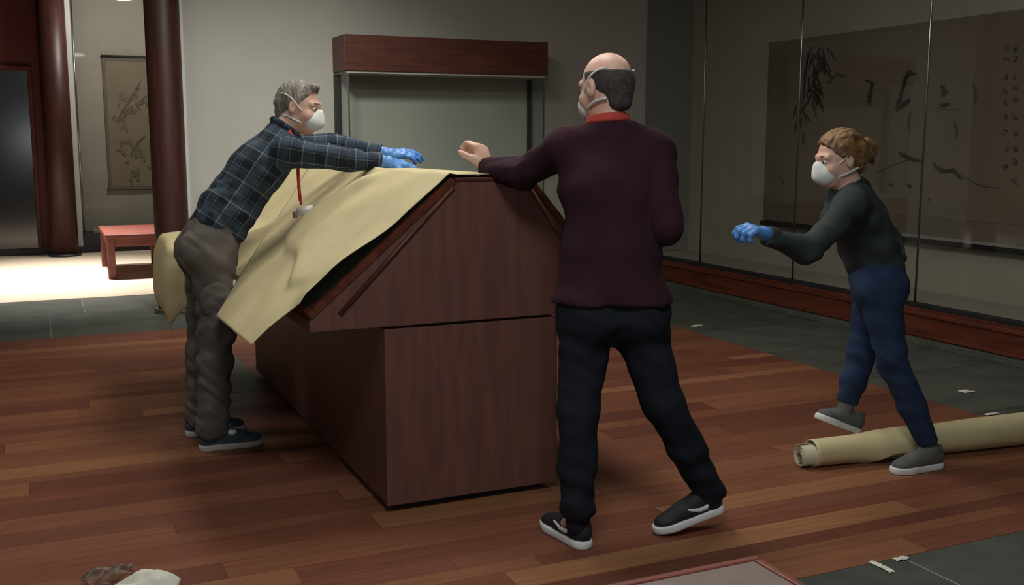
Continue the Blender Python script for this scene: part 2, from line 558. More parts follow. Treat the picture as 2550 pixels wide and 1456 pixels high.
class SDF:
    """smooth unions of tapered capsules and ellipsoids, meshed as one continuous surface (surface nets)"""

    def __init__(s, vox):
        s.vox = vox
        s.ops = []

    def cap(s, a, b, ra, rb=None, k=0.02, lat=None, sl=1.0, sub=False):
        a, b = np.array(a, float), np.array(b, float)
        rb = ra if rb is None else rb
        m = max(ra, rb)*max(sl, 1.0)+k+4*s.vox
        lo, hi = np.minimum(a, b)-m, np.maximum(a, b)+m
        lt = None if lat is None else nrm(lat)

        def fn(X, Y, Z):
            ab = b-a
            L = ab@ab+1e-12
            px, py, pz = X-a[0], Y-a[1], Z-a[2]
            t = np.clip((px*ab[0]+py*ab[1]+pz*ab[2])/L, 0, 1)
            px, py, pz = px-t*ab[0], py-t*ab[1], pz-t*ab[2]
            d2 = px*px+py*py+pz*pz
            if lt is not None:
                w = px*lt[0]+py*lt[1]+pz*lt[2]
                d2 = d2-w*w*(1-1/(sl*sl))
            return np.sqrt(np.maximum(d2, 0))-(ra+(rb-ra)*t)
        s.ops.append(('sub' if sub else 'add', fn, lo, hi, k))
        return s

    def ell(s, c, ax, r, k=0.02, sub=False):
        c = np.array(c, float)
        ax = np.array(ax, float)
        r = np.array(r, float)
        ext = np.full(3, r.max())
        m = k+4*s.vox

        def fn(X, Y, Z):
            px, py, pz = X-c[0], Y-c[1], Z-c[2]
            k0 = 0
            k1 = 0
            for i in range(3):
                q = (px*ax[i][0]+py*ax[i][1]+pz*ax[i][2])/r[i]
                k0 = k0+q*q
                k1 = k1+(q/r[i])**2
            k0 = np.sqrt(k0)
            k1 = np.sqrt(k1)+1e-9
            return k0*(k0-1)/k1
        s.ops.append(('sub' if sub else 'add', fn, c-ext-m, c+ext+m, k))
        return s

    def cut(s, p, n, R, k=0.004):
        """drop what lies beyond the plane (p, n) inside the cube of half size R around p"""
        p = np.array(p, float)
        n = nrm(n)
        s.ops.append(('max', lambda X, Y, Z: (X-p[0])*n[0]+(Y-p[1])*n[1]+(Z-p[2])*n[2], p-R, p+R, k))
        return s

    def fnmax(s, fn, lo, hi):
        s.ops.append(('max', fn, np.array(lo, float), np.array(hi, float), 0.004))
        return s

    def disp(s, fn):
        s.ops.append(('disp', fn, None, None, 0))
        return s

    def mesh(s, name, m, parent=None, bones=None, relax=1):
        adds = [o for o in s.ops if o[0] == 'add']
        lo = np.min([o[2] for o in adds], axis=0)
        hi = np.max([o[3] for o in adds], axis=0)
        vx = s.vox
        n = np.ceil((hi-lo)/vx).astype(int)+1
        F = np.full(n, 0.2, np.float32)
        ax = [lo[i]+np.arange(n[i])*vx for i in range(3)]
        for op, fn, bl, bh, k in s.ops:
            if bl is None:
                i0, i1 = np.zeros(3, int), n
            else:
                i0 = np.clip(np.floor((bl-lo)/vx).astype(int), 0, n-1)
                i1 = np.clip(np.ceil((bh-lo)/vx).astype(int)+1, 1, n)
            if np.any(i1 <= i0):
                continue
            sl = tuple(slice(i0[i], i1[i]) for i in range(3))
            X, Y, Z = np.meshgrid(ax[0][sl[0]], ax[1][sl[1]], ax[2][sl[2]], indexing='ij', sparse=True)
            A = F[sl]
            if op == 'disp':
                sel = np.abs(A) < 0.03
                ii = np.nonzero(sel)
                A[ii] += fn(ax[0][ii[0]], ax[1][ii[1]], ax[2][ii[2]]).astype(np.float32)
                continue
            d = fn(X, Y, Z).astype(np.float32)
            if op == 'add':
                h = np.maximum(k-np.abs(A-d), 0)/max(k, 1e-6)
                A[...] = np.minimum(A, d)-h*h*k/4
            else:
                if op == 'sub':
                    d = -d
                h = np.maximum(k-np.abs(A-d), 0)/max(k, 1e-6)
                A[...] = np.maximum(A, d)+h*h*k/4
        F[0], F[-1] = 0.2, 0.2
        F[:, 0], F[:, -1] = 0.2, 0.2
        F[:, :, 0], F[:, :, -1] = 0.2, 0.2
        v, f = surface_nets(F)
        # light relaxation keeps the surface free of grid steps
        for _ in range(relax):
            acc = np.zeros_like(v)
            cnt = np.zeros(len(v))
            for a, b in ((0, 1), (1, 2), (2, 3), (3, 0)):
                np.add.at(acc, f[:, a], v[f[:, b]])
                np.add.at(cnt, f[:, a], 1)
                np.add.at(acc, f[:, b], v[f[:, a]])
                np.add.at(cnt, f[:, b], 1)
            v = 0.5*v+0.5*acc/np.maximum(cnt, 1)[:, None]
        v = lo+v*vx
        me = bpy.data.meshes.new(name)
        me.vertices.add(len(v))
        me.vertices.foreach_set('co', v.astype(np.float32).ravel())
        me.loops.add(len(f)*4)
        me.loops.foreach_set('vertex_index', f.ravel().astype(np.int32))
        me.polygons.add(len(f))
        me.polygons.foreach_set('loop_start', np.arange(0, len(f)*4, 4, dtype=np.int32))
        me.polygons.foreach_set('loop_total', np.full(len(f), 4, np.int32))
        me.update(calc_edges=True)
        me.polygons.foreach_set('use_smooth', np.ones(len(f), bool))
        me.validate()
        if bones:
            best = np.full(len(v), 9.0)
            uv = np.zeros((len(v), 3), np.float32)
            for a, b, r, ref in bones:
                a, b = np.array(a, float), np.array(b, float)
                L = np.linalg.norm(b-a)
                d = (b-a)/L
                w = v-a
                t = w@d
                tc = np.clip(t, 0, L)
                rad = v-(a+tc[:, None]*d)
                dist = np.linalg.norm(rad, axis=1)-r
                e1 = nrm(np.array(ref)-d*(np.array(ref)@d))
                e2 = np.cross(d, e1)
                ang = np.arctan2(rad@e2, rad@e1)
                sel = dist < best
                best[sel] = dist[sel]
                uv[sel, 0] = t[sel]
                uv[sel, 1] = ang[sel]*r
            at_ = me.attributes.new('limb', 'FLOAT_VECTOR', 'POINT')
            at_.data.foreach_set('vector', uv.ravel())
        return link(name, me, m, parent)


def surface_nets(F):
    s = F < 0
    c = np.zeros(tuple(k-1 for k in F.shape), np.uint8)
    offs = [(i, j, k) for i in (0, 1) for j in (0, 1) for k in (0, 1)]
    n = F.shape
    for i, j, k in offs:
        c += s[i:n[0]-1+i, j:n[1]-1+j, k:n[2]-1+k]
    idx = np.argwhere((c > 0) & (c < 8))
    vals = np.stack([F[idx[:, 0]+i, idx[:, 1]+j, idx[:, 2]+k] for i, j, k in offs], 1)
    P = np.zeros((len(idx), 3))
    cnt = np.zeros(len(idx))
    O = np.array(offs, float)
    for a in range(8):
        for b in range(a+1, 8):
            if np.abs(O[a]-O[b]).sum() != 1:
                continue
            va, vb = vals[:, a], vals[:, b]
            m = (va < 0) != (vb < 0)
            t = va[m]/(va[m]-vb[m])
            P[m] += O[a]+(O[b]-O[a])*t[:, None]
            cnt[m] += 1
    P = idx+P/np.maximum(cnt, 1)[:, None]
    vid = np.full(c.shape, -1, np.int32)
    vid[idx[:, 0], idx[:, 1], idx[:, 2]] = np.arange(len(idx))
    faces = []
    for axis in range(3):
        o1, o2 = [(1, 2), (2, 0), (0, 1)][axis]
        sl0 = [slice(1, -1)]*3
        sl1 = [slice(1, -1)]*3
        sl0[axis] = slice(0, -1)
        sl1[axis] = slice(1, None)
        a, b = s[tuple(sl0)], s[tuple(sl1)]
        for flip, mk in ((False, a & ~b), (True, ~a & b)):
            e = np.argwhere(mk)
            if len(e) == 0:
                continue
            for ax_ in range(3):
                if ax_ != axis:
                    e[:, ax_] += 1
            q = []
            for d1, d2 in ((-1, -1), (0, -1), (0, 0), (-1, 0)):
                p = e.copy()
                p[:, o1] += d1
                p[:, o2] += d2
                q.append(vid[p[:, 0], p[:, 1], p[:, 2]])
            q = np.stack(q, 1)
            faces.append(q[:, ::-1] if flip else q)
    f = np.concatenate(faces)
    return P, f[(f >= 0).all(1)]


def wrinkle(amp, fr, d1=(0, 0, 1), d2=(1, 0, 0), mask=None, seed=0.0):
    d1, d2 = nrm(d1), nrm(d2)

    def fn(x, y, z):
        u = x*d1[0]+y*d1[1]+z*d1[2]
        w = x*d2[0]+y*d2[1]+z*d2[2]
        q = np.sin(fr*u+2.2*np.sin(fr*0.45*w+seed)+1.3*np.sin(fr*0.31*(x+y+z)+seed*2))
        q = q+0.5*np.sin(fr*1.9*u-1.7*np.sin(fr*0.8*w+1+seed))
        r = amp*q
        if mask is not None:
            r = r*mask(x, y, z)
        return r
    return fn


# ================================================================== the room
CEIL = 3.6
WY, GX, BX = 9.4, 5.75, 6.3          # back wall, glass of the right-hand case, back of that case
FAR = 14.6


def struct(o):
    return tag(o, kind='structure')


floor = struct(box('floor', (-4.2, -2.0, -0.12), (6.6, 15.6, -0.02), M['subfloor']))
# floor boards, each its own piece
WX0, WX1, WY0, WY1 = -1.6, 4.5, 2.63, 8.34
bm = bmesh.new()
bmesh.ops.create_cube(bm, size=1.0)
bme = bpy.data.meshes.new('floor_board')
bm.to_mesh(bme)
bm.free()
bme.materials.append(M['board'])
y0 = WY0
while y0 < WY1-0.001:
    bw = random.choice((0.085, 0.11, 0.14, 0.17))
    if WY1-(y0+bw) < 0.07:
        bw = WY1-y0
    x = WX0-random.uniform(0, 1.2)
    while x < WX1:
        L = random.choice((1.0, 1.4, 1.8, 2.3))*random.uniform(0.9, 1.1)
        x0, x1 = max(x, WX0), min(x+L, WX1)
        if WX1-x1 < 0.3:
            x1 = WX1
        if x1-x0 > 0.05:
            o = bpy.data.objects.new('floor_board', bme)
            COL.objects.link(o)
            h = 0.02+random.uniform(-0.0004, 0.0002)
            o.scale = (x1-x0-0.0012, bw-0.0012, h)
            o.location = ((x0+x1)/2, y0+bw/2, -0.02+h/2)
            o.parent = floor
            o.matrix_parent_inverse = parent_inv(floor)
        x = x1 if x1 == WX1 else x+L
    y0 += bw
# slate tiles
bm = bmesh.new()
bmesh.ops.create_cube(bm, size=1.0)
tme = bpy.data.meshes.new('slate_tile')
bm.to_mesh(tme)
bm.free()
tme.materials.append(M['tile'])


def tile(x0, x1, y0, y1, g=0.003):
    o = bpy.data.objects.new('slate_tile', tme)
    COL.objects.link(o)
    o.scale = (x1-x0-2*g, y1-y0-2*g, 0.02)
    o.location = ((x0+x1)/2, (y0+y1)/2, -0.0102)
    o.parent = floor
    o.matrix_parent_inverse = parent_inv(floor)


ys = [WY0, 3.075, 3.95, 4.825, 5.70, 6.575, 7.45, WY1]
for a, b in zip(ys[:-1], ys[1:]):
    tile(WX1, GX-0.04, a, b)
xs = [-1.685+0.875*k for k in range(9)]+[GX-0.04]
for k in range(len(xs)-1):
    for a, b in ((1.75, WY0), (0.875, 1.75), (0.0, 0.875)):
        tile(xs[k], xs[k+1], a, b, 0.0045)
for (r0, r1, ox) in ((WY1, 9.42, 0.02), (9.42, 10.34, 0.30)):
    x = ox-0.92*3
    while x < 5.7:
        x1 = min(x+0.92, GX-0.04)
        if not (r0 > 9 and x > 1.17+0.5):
            tile(x, x1, r0, r1)
        x += 0.92
box('pale_joint_filler', (-1.7, -0.2, -0.03), (5.7, WY0-0.001, -0.002), M['lightgrout'], floor)
box('pale_joint_filler', (-2.8, WY1+0.001, -0.03), (1.6, 10.34, -0.006), M['lightgrout'], floor)
box('carpet', (-4.1, 10.345, -0.02), (3.6, FAR+0.7, 0.004), M['carpet'], floor)
tag(box('grey_floor_panel', (0.87, 6.05, -0.019), (1.15, 7.10, 0.0015), M['tile'], floor))

struct(box('ceiling', (-4.2, -2.0, CEIL), (6.6, 15.6, CEIL+0.1), M['ceil']))
wb = struct(box('wall_back', (1.17, WY, -0.02), (GX, WY+0.45, CEIL), M['wall']))
box('corner_strip', (1.14, WY-0.012, 0), (1.19, WY+0.06, CEIL), M['white'], wb)
box('wall_base', (1.19, WY-0.015, 0), (GX-0.01, WY, 0.16), M['woodh'], wb, 0.004)
struct(box('wall_left', (-4.2, -2.0, -0.02), (-4.1, 15.6, CEIL), M['wall']))
struct(box('wall_behind', (-4.2, -2.1, -0.02), (6.6, -2.0, CEIL), M['wall']))
struct(box('wall_right', (BX, -2.0, -0.02), (BX+0.2, WY+0.4, CEIL), M['wallcase']))
struct(box('wall_lobby_right', (3.6, WY+0.45, -0.02), (3.7, 15.6, CEIL), M['wall']))

# ---- built-in display case along the right wall
wc = empty('wall_display_case', (GX, 6.0, 0), 'long glazed wall display case with red wood base along right side', 'display case')
YE0, YE1 = 1.5, WY
box('end_panel', (GX+0.012, WY-0.03, 0.29), (BX, WY, CEIL), M['frost'], wc)
box('display_deck', (GX+0.03, YE0, 0.20), (BX, WY-0.03, 0.285), M['wallcase'], wc)
base = box('base_panel', (GX-0.03, YE0, 0.045), (GX+0.03, YE1, 0.255), M['woody'], wc, 0.004)
box('base_moulding', (GX-0.045, YE0, 0.20), (GX-0.028, YE1, 0.232), M['woody'], base, 0.006)
box('base_moulding', (GX-0.042, YE0, 0.05), (GX-0.028, YE1, 0.072), M['woody'], base, 0.005)
box('glass_channel', (GX-0.022, YE0, 0.255), (GX+0.03, YE1, 0.288), M['darkbase'], wc, 0.003)
box('stone_kerb', (GX-0.075, YE0, 0.0), (GX+0.02, YE1, 0.045), M['tile'], wc, 0.004)
joints = [8.34, 6.98, 5.62, 4.26, 2.90]
ed = [WY-0.005]+joints+[YE0]
for a, b in zip(ed[:-1], ed[1:]):
    box('glass_pane', (GX-0.006, b+0.003, 0.288), (GX+0.006, a-0.003, CEIL-0.02), M['glassr'], wc)
for y in joints:
    tube('glass_joint', [(GX-0.004, y, 0.29), (GX-0.004, y, CEIL-0.03)], 0.008, M['edge'], wc, 12)

# ---- big painting mounted inside that case
pt = empty('mounted_painting', (BX-0.02, 6.0, 0.7), 'wide dark brown ink painting of plants behind the glass', 'painting')
PX = BX-0.03
P0, P1, Z0, Z1 = 3.4, 8.08, 0.70, 2.345
box('silk_mount', (PX, P0, Z0), (BX-0.002, P1, Z1), M['mount'], pt, 0.002)
box('painting_sheet', (PX-0.003, P0+0.1, Z0+0.16), (PX, P1-0.30, Z1-0.04), M['paint'], pt)
box('bottom_rail', (PX-0.05, P0, Z0-0.045), (BX-0.002, P1-0.02, Z0-0.005), M['darkbase'], pt, 0.006)
box('glass_ledge', (PX-0.06, P0, Z0-0.004), (PX-0.001, 6.9, Z0+0.02), M['frost'], pt, 0.003)
IX = PX-0.0045


def stroke(pts, w, m, nm='ink_stroke', X=IX, parent=pt):
    """a brush mark: flat ribbon of varying width; pts are (y,z)"""
    pts = [np.array(p, float) for p in pts]
    # resample with slight wobble
    q = []
    for a, b in zip(pts[:-1], pts[1:]):
        for t in np.linspace(0, 1, 6, endpoint=False):
            q.append(a+(b-a)*t+rng.normal(0, w*0.18, 2))
    q.append(pts[-1])
    v, f = [], []
    for i, p in enumerate(q):
        t = q[min(i+1, len(q)-1)]-q[max(i-1, 0)]
        t /= np.linalg.norm(t)+1e-9
        n_ = np.array([-t[1], t[0]])
        s_ = i/(len(q)-1)
        ww = w*(0.35+0.65*math.sin(math.pi*min(1, s_*0.9+0.12)))*(0.75+0.5*rng.random())/2
        for sg in (1, -1):
            c = p+n_*ww*sg
            v.append((X, c[0], c[1]))
    for i in range(len(q)-1):
        f.append((2*i, 2*i+1, 2*i+3, 2*i+2))
    return v, f


def strokes(name, lst, m, X=IX, parent=pt, swap=None):
    V, Fc = [], []
    for i_, (pts, w) in enumerate(lst):
        v, f = stroke(pts, w, m, X=X)
        v = [(p[0]-0.0003*i_-0.00001*k_, p[1], p[2]) for k_, p in enumerate(v)]
        o = len(V)
        V += v
        Fc += [tuple(o+i for i in q) for q in f]
    if swap:
        V = [swap(p) for p in V]
    return pydata(name, V, Fc, m, parent)


def yz(px, py):
    p = onX(px, py, IX)
    return (p[1], p[2])


# bamboo cluster beside the first joint, rocks, orchids, trailing branch and columns of writing
def clump(cx, cy, w, h, n, sw, ln):
    out = []
    for _ in range(n):
        x = cx+rng.normal(0, w)
        y = cy+rng.normal(0, h)
        a = rng.uniform(-2.2, -0.6)
        out.append(([yz(x, y), yz(x+math.cos(a)*ln*0.5, y-math.sin(a)*ln*0.5), yz(x+math.cos(a)*ln, y-math.sin(a)*ln*1.1)], sw))
    return out


dk = []
dk += clump(2048, 140, 14, 18, 16, 0.022, 40)
dk += clump(2030, 205, 12, 25, 16, 0.02, 36)
dk += clump(2002, 285, 8, 20, 10, 0.016, 30)
dk += [([yz(2015, 130), yz(2005, 200), yz(2000, 260)], 0.02)]
dk += [([yz(2155, 200), yz(2178, 205)], 0.016), ([yz(2172, 205), yz(2168, 235), yz(2166, 262)], 0.035)]
dk += [([yz(2252, 205), yz(2265, 180), yz(2285, 185)], 0.03), ([yz(2256, 200), yz(2246, 240), yz(2232, 272)], 0.03),
       ([yz(2268, 245), yz(2250, 262), yz(2234, 276)], 0.035)]
dk += [([yz(2346, 215), yz(2358, 225), yz(2350, 240)], 0.026), ([yz(2344, 232), yz(2362, 228)], 0.02),
       ([yz(2342, 264), yz(2368, 256)], 0.02)]
dk += [([yz(2240, 380), yz(2262, 392), yz(2296, 400)], 0.03), ([yz(2326, 408), yz(2350, 424), yz(2380, 424)], 0.03),
       ([yz(2376, 420), yz(2390, 436), yz(2398, 444)], 0.025)]
dk += [([yz(2216, 458), yz(2226, 460)], 0.02), ([yz(2262, 462), yz(2272, 462)], 0.024), ([yz(2314, 496), yz(2320, 496)], 0.014)]
tag(strokes('dark_ink_marks', dk, M['ink']), kind='stuff')
fa = []
fa += [([yz(2266, 280), yz(2262, 330)], 0.03), ([yz(2424, 205), yz(2430, 240), yz(2424, 260)], 0.03),
       ([yz(2180, 430), yz(2240, 405), yz(2300, 390)], 0.012), ([yz(2060, 205), yz(2085, 185), yz(2110, 190)], 0.03),
       ([yz(2398, 440), yz(2440, 462), yz(2490, 470)], 0.012), ([yz(2380, 300), yz(2384, 350)], 0.03),
       ([yz(1945, 440), yz(1955, 470)], 0.02), ([yz(2330, 270), yz(2400, 275)], 0.012)]
for col in (2505, 2530):
    y = 120
    while y < 450:
        for _ in range(3):
            fa.append(([yz(col+rng.uniform(-7, 7), y+rng.uniform(-8, 8)), yz(col+rng.uniform(-7, 7), y+rng.uniform(-8, 8))], 0.012))
        y += rng.uniform(26, 48)
tag(strokes('pale_ink_marks', fa, M['inkfaint']), kind='stuff')

# ---- glazed wall case on the back wall
hc = empty('wall_vitrine', (3.45, 9.2, 0), 'glazed vitrine with thick red wood header standing against grey back wall', 'display case')
HX0, HX1, HY = 2.475, 4.435, 9.0
box('header', (HX0, HY, 2.05), (HX1, WY-0.002, 2.355), M['woodh'], hc, 0.004)
box('header_lip', (HX0+0.02, HY+0.02, 2.03), (HX1-0.02, WY-0.004, 2.05), M['wall'], hc)
box('back_post', (HX0+0.002, WY-0.055, 0.85), (HX0+0.055, WY-0.003, 2.03), M['belt'], hc)
box('back_post', (HX1-0.03, WY-0.04, 0.85), (HX1, WY-0.003, 2.03), M['black'], hc)
box('glass_front', (HX0+0.03, HY+0.02, 0.85), (HX1-0.03, HY+0.03, 2.03), M['glass'], hc)
box('glass_side', (HX0+0.03, HY+0.032, 0.85), (HX0+0.04, WY-0.06, 2.03), M['glass'], hc)
box('glass_side', (HX1-0.04, HY+0.032, 0.85), (HX1-0.03, WY-0.06, 2.03), M['glass'], hc)
for x in (HX0+0.028, HX1-0.042):
    box('glass_edge', (x, HY+0.015, 0.85), (x+0.014, HY+0.0195, 2.03), M['metal'], hc)
box('deck', (HX0+0.02, HY+0.01, 0.80), (HX1-0.02, WY-0.003, 0.85), M['wall'], hc)
box('cabinet', (HX0, HY, 0.08), (HX1, WY-0.003, 0.80), M['woodh'], hc, 0.004)
box('plinth', (HX0+0.04, HY+0.04, 0.0), (HX1-0.04, WY-0.016, 0.08), M['black'], hc)

# ---- column at the end of the back wall
cl = empty('round_column', (1.0, 9.22, 0), 'round dark red lacquered wood column where grey wall ends', 'column')
lathe('shaft', [(0.138, 0.035), (0.14, 0.5), (0.14, 3.0), (0.14, CEIL-0.002)], (1.005, 9.22), M['column'], cl)
lathe('base_ring', [(0.165, 0.0), (0.17, 0.01), (0.17, 0.028), (0.15, 0.036)], (1.005, 9.22), M['metal'], cl)

# ---- the lobby beyond the opening
wf = struct(box('wall_far', (-4.1, FAR, -0.02), (0.40, FAR+0.2, CEIL), M['red']))
box('stone_skirting', (-4.1, FAR-0.05, 0.0), (0.75, FAR, 0.085), M['darkbase'], wf, 0.004)
dr = struct(empty('door_1', (-0.6, FAR, 0)))
tag(dr, 'black polished lift doors in the dark red wall')
box('door_leaf', (-0.62, FAR-0.03, 0.085), (-0.045, FAR+0.01, 2.31), M['blackgloss'], dr, 0.004)
box('door_leaf', (-1.22, FAR-0.03, 0.085), (-0.63, FAR+0.01, 2.31), M['blackgloss'], dr, 0.004)
box('door_frame', (-0.045, FAR-0.045, 0.085), (0.0, FAR+0.01, 2.36), M['red'], dr, 0.004)
box('door_frame', (-1.30, FAR-0.045, 2.31), (-0.045, FAR+0.01, 2.36), M['red'], dr, 0.004)
cp = empty('call_panel', (0.08, FAR, 1.64), 'small call button plate on the red wall', 'button panel')
box('plate', (0.05, FAR-0.012, 1.53), (0.115, FAR, 1.76), M['column'], cp, 0.003)
for z in (1.58, 1.645, 1.71):
    box('button', (0.068, FAR-0.018, z-0.016), (0.098, FAR-0.011, z+0.016), M['red'], cp, 0.004)
c2 = empty('round_column', (0.27, 14.3, 0), 'round dark red column beside black polished doors', 'column')
lathe('shaft', [(0.165, 0.03), (0.165, 1.5), (0.165, CEIL-0.002)], (0.255, 14.3), M['column'], c2)
lathe('base_ring', [(0.19, 0.0), (0.195, 0.012), (0.19, 0.03), (0.17, 0.036)], (0.255, 14.3), M['darkbase'], c2)
struct(box('wall_lobby', (0.40, FAR-0.02, 0.0), (0.485, FAR+0.2, CEIL), M['white']))
lc = empty('lobby_display_case', (1.5, FAR, 0), 'tall glazed wall case seen through the doorway behind wooden bench', 'display case')
box('back_panel', (0.485, FAR+0.5, 0.0), (3.6, FAR+0.55, CEIL), M['wallcase'], lc)
box('base', (0.49, FAR-0.02, 0.0), (3.6, FAR+0.5, 0.24), M['darkbase'], lc, 0.004)
box('glass_pane', (0.50, FAR, 0.24), (3.59, FAR+0.012, CEIL-0.01), M['glassr'], lc)
tube('glass_joint', [(0.505, FAR-0.004, 0.24), (0.505, FAR-0.004, CEIL-0.02)], 0.012, M['edge'], lc, 12)
SY = FAR+0.47
hs = empty('hanging_scroll', (1.15, SY, 0.9), 'faded hanging scroll with flowering branches in the lobby case', 'hanging scroll')
a = onY(262, 143, SY)
b = onY(262, 467, SY)
box('silk_mount', (0.86, SY, 0.80), (1.62, SY+0.012, 2.545), M['mount'], hs)
box('painting_sheet', (0.90, SY-0.003, 0.83), (1.60, SY, 2.48), M['scrollpaper'], hs)
tube('hanging_rod', [(0.85, SY, 2.55), (1.63, SY, 2.55)], 0.016, M['ink'], hs)
tube('roller', [(0.84, SY, 0.80), (1.64, SY, 0.80)], 0.02, M['mount'], hs)
sk = []


def xz(px, py):
    p = onY(px, py, SY-0.005)
    return (p[0], p[2])


for (x0, y0, n) in ((320, 250, 9), (300, 310, 9), (335, 370, 8), (345, 260, 8), (330, 390, 6), (352, 440, 4)):
    for _ in range(n):
        x = x0+rng.normal(0, 14)
        y = y0+rng.normal(0, 18)
        sk.append(([xz(x, y), xz(x+rng.uniform(-10, 10), y+rng.uniform(-12, 12)), xz(x+rng.uniform(-14, 14), y+rng.uniform(-18, 18))], 0.03))
sk.append(([xz(290, 300), xz(315, 260), xz(335, 225), xz(350, 200)], 0.02))
sk.append(([xz(325, 385), xz(345, 350), xz(365, 335)], 0.02))
tag(strokes('brush_marks', sk, M['inkbrown'], X=0, parent=hs, swap=lambda p: (p[1], SY-0.006+p[0], p[2])), kind='stuff')


def bench(name, x0, x1, y0, y1, h, label, pad=None):
    e = empty(name, ((x0+x1)/2, (y0+y1)/2, 0), label, 'bench')
    t = 0.05
    if pad:
        box('seat_frame', (x0, y0, h-0.07), (x1, y1, h-0.012), M['bench'], e, 0.006)
        for nm, lo, hi in (('seat_edging', (x0, y1-0.022, h-0.012), (x1, y1, h+0.004)), ('seat_edging', (x0, y0, h-0.012), (x1, y0+0.022, h+0.004)),
                           ('seat_edging', (x1-0.022, y0+0.022, h-0.012), (x1, y1-0.022, h+0.004)), ('seat_edging', (x0, y0+0.022, h-0.012), (x0+0.022, y1-0.022, h+0.004))):
            box(nm, lo, hi, M['bench'], e, 0.005)
        box('seat_pad', (x0+0.024, y0+0.024, h-0.012), (x1-0.024, y1-0.024, h+0.002), M['padding'], e, 0.004)
    else:
        box('seat', (x0, y0, h-0.04), (x1, y1, h), M['bench'], e, 0.006)
    lw = 0.075
    for x in (x0+0.015, x1-0.015-lw):
        for y in (y0+0.015, y1-0.015-lw):
            box('leg', (x, y, 0.004 if not pad else 0.0), (x+lw, y+lw, h-0.04-(0.03 if pad else 0)), M['bench'], e, 0.004)
    z0, z1 = h-0.13, h-0.04-(0.03 if pad else 0)
    for y in (y0+0.03, y1-0.06):
        box('apron', (x0+0.015+lw, y, z0), (x1-0.015-lw, y+0.03, z1), M['bench'], e)
    for x in (x0+0.03, x1-0.06):
        box('apron', (x, y0+0.015+lw, z0), (x+0.03, y1-0.015-lw, z1), M['bench'], e)
    return e


bench('wooden_bench', 0.60, 1.25, 11.62, 12.95, 0.47, 'low red wooden bench standing on the bright beige lobby carpet')
bench('padded_bench', 0.05, 1.55, 1.45, 1.98, 0.44, 'red wood bench with grey padded seat at bottom edge of picture', True)

# ================================================================== the big sloped display case
KY0, KY1 = 3.78, 6.5
S_ = KY0/3.86
kx = lambda X: X*S_
kz = lambda z: 1.45+(z-1.45)*S_
B0, B1 = 1.172, 1.912                     # body
E0, E1 = 0.885, 2.20                      # overhang
T0, T1 = 1.478, 1.768                     # top
ZS, ZL, ZT = 0.742, 0.785, 1.292
kc = empty('sloped_display_case', ((B0+B1)/2, (KY0+KY1)/2, 0), 'large dark brown wooden display case with sloping sides in the middle', 'display case')
box('plinth', (B0+0.06, KY0+0.05, 0.0), (B1-0.06, KY1-0.05, 0.035), M['black'], kc)
bd = box('cabinet_body', (B0+0.003, KY0+0.012, 0.03), (B1-0.003, KY1, ZS-0.01), M['wood'], kc)
box('front_panel', (B0, KY0, 0.03), (B1, KY0+0.02, ZS-0.012), M['wood'], bd, 0.002)
poly = [(E0, ZS), (E1, ZS), (E1, ZL), (T1, ZT), (T0, ZT), (E0, ZL)]
hd = prismY('sloped_top', poly, KY0+0.002, KY1, M['wood'], kc, 0.003)
up = np.array([T0-E0, ZT-ZL])
upl = up/np.linalg.norm(up)
nl = np.array([-upl[1], upl[0]])
up2 = np.array([T1-E1, ZT-ZL])
upr = up2/np.linalg.norm(up2)
nr = np.array([upr[1], -upr[0]])


def rail(name, base, d, n, s0, s1, y0, y1, h0, h1, m, parent):
    """a bar lying on a slope: runs from s0 to s1 up the slope, y0..y1 along it, h0..h1 off the surface"""
    q = [base+d*s0+n*h0, base+d*s1+n*h0, base+d*s1+n*h1, base+d*s0+n*h1]
    return prismY(name, [tuple(p) for p in q], y0, y1, m, parent, 0.003)


bl, br = np.array([E0, ZL]), np.array([E1, ZL])
LL, LR = np.linalg.norm(up), np.linalg.norm(up2)
for nm, base_, d, n_, L in (('l', bl, upl, nl, LL), ('r', br, upr, nr, LR)):
    rail('edge_rail', base_, d, n_, 0.04, L-0.01, KY0-0.004, KY0+0.03, 0.0, 0.028, M['woody'], hd)
    rail('edge_rail', base_, d, n_, 0.04, L-0.01, KY1-0.035, KY1, 0.0, 0.028, M['woody'], hd)
    rail('lower_rail', base_, d, n_, 0.01, 0.04, KY0-0.004, KY1, 0.0, 0.028, M['woody'], hd)
    rail('sloped_glass', base_, d, n_, 0.045, L-0.012, KY0+0.032, KY1-0.037, 0.002, 0.010, M['glass'], hd)
    rail('case_lining', base_, d, n_, 0.045, L-0.012, KY0+0.032, KY1-0.037, 0.0, 0.0015, M['frost'], hd)
# raised bead parallel to the slope on the gable
gb = [np.array([E0+0.115, ZL+0.02]), np.array([T0-0.02, ZT-0.022])]
tube('gable_bead', [(gb[0][0], KY0, gb[0][1]), (gb[1][0], KY0, gb[1][1])], 0.010, M['woodh'], hd, 10)
gr_ = [np.array([E1-0.10, ZL+0.02]), np.array([T1+0.012, ZT-0.022])]
tube('gable_bead', [(gr_[0][0], KY0, gr_[0][1]), (gr_[1][0], KY0, gr_[1][1])], 0.010, M['woodh'], hd, 10)
box('ridge_cap', (T0-0.012, KY0-0.004, ZT), (T1+0.012, KY1, ZT+0.014), M['woodh'], hd, 0.003)

# ================================================================== kraft paper over the case
def smooth(t):
    t = np.clip(t, 0, 1)
    return t*t*(3-2*t)


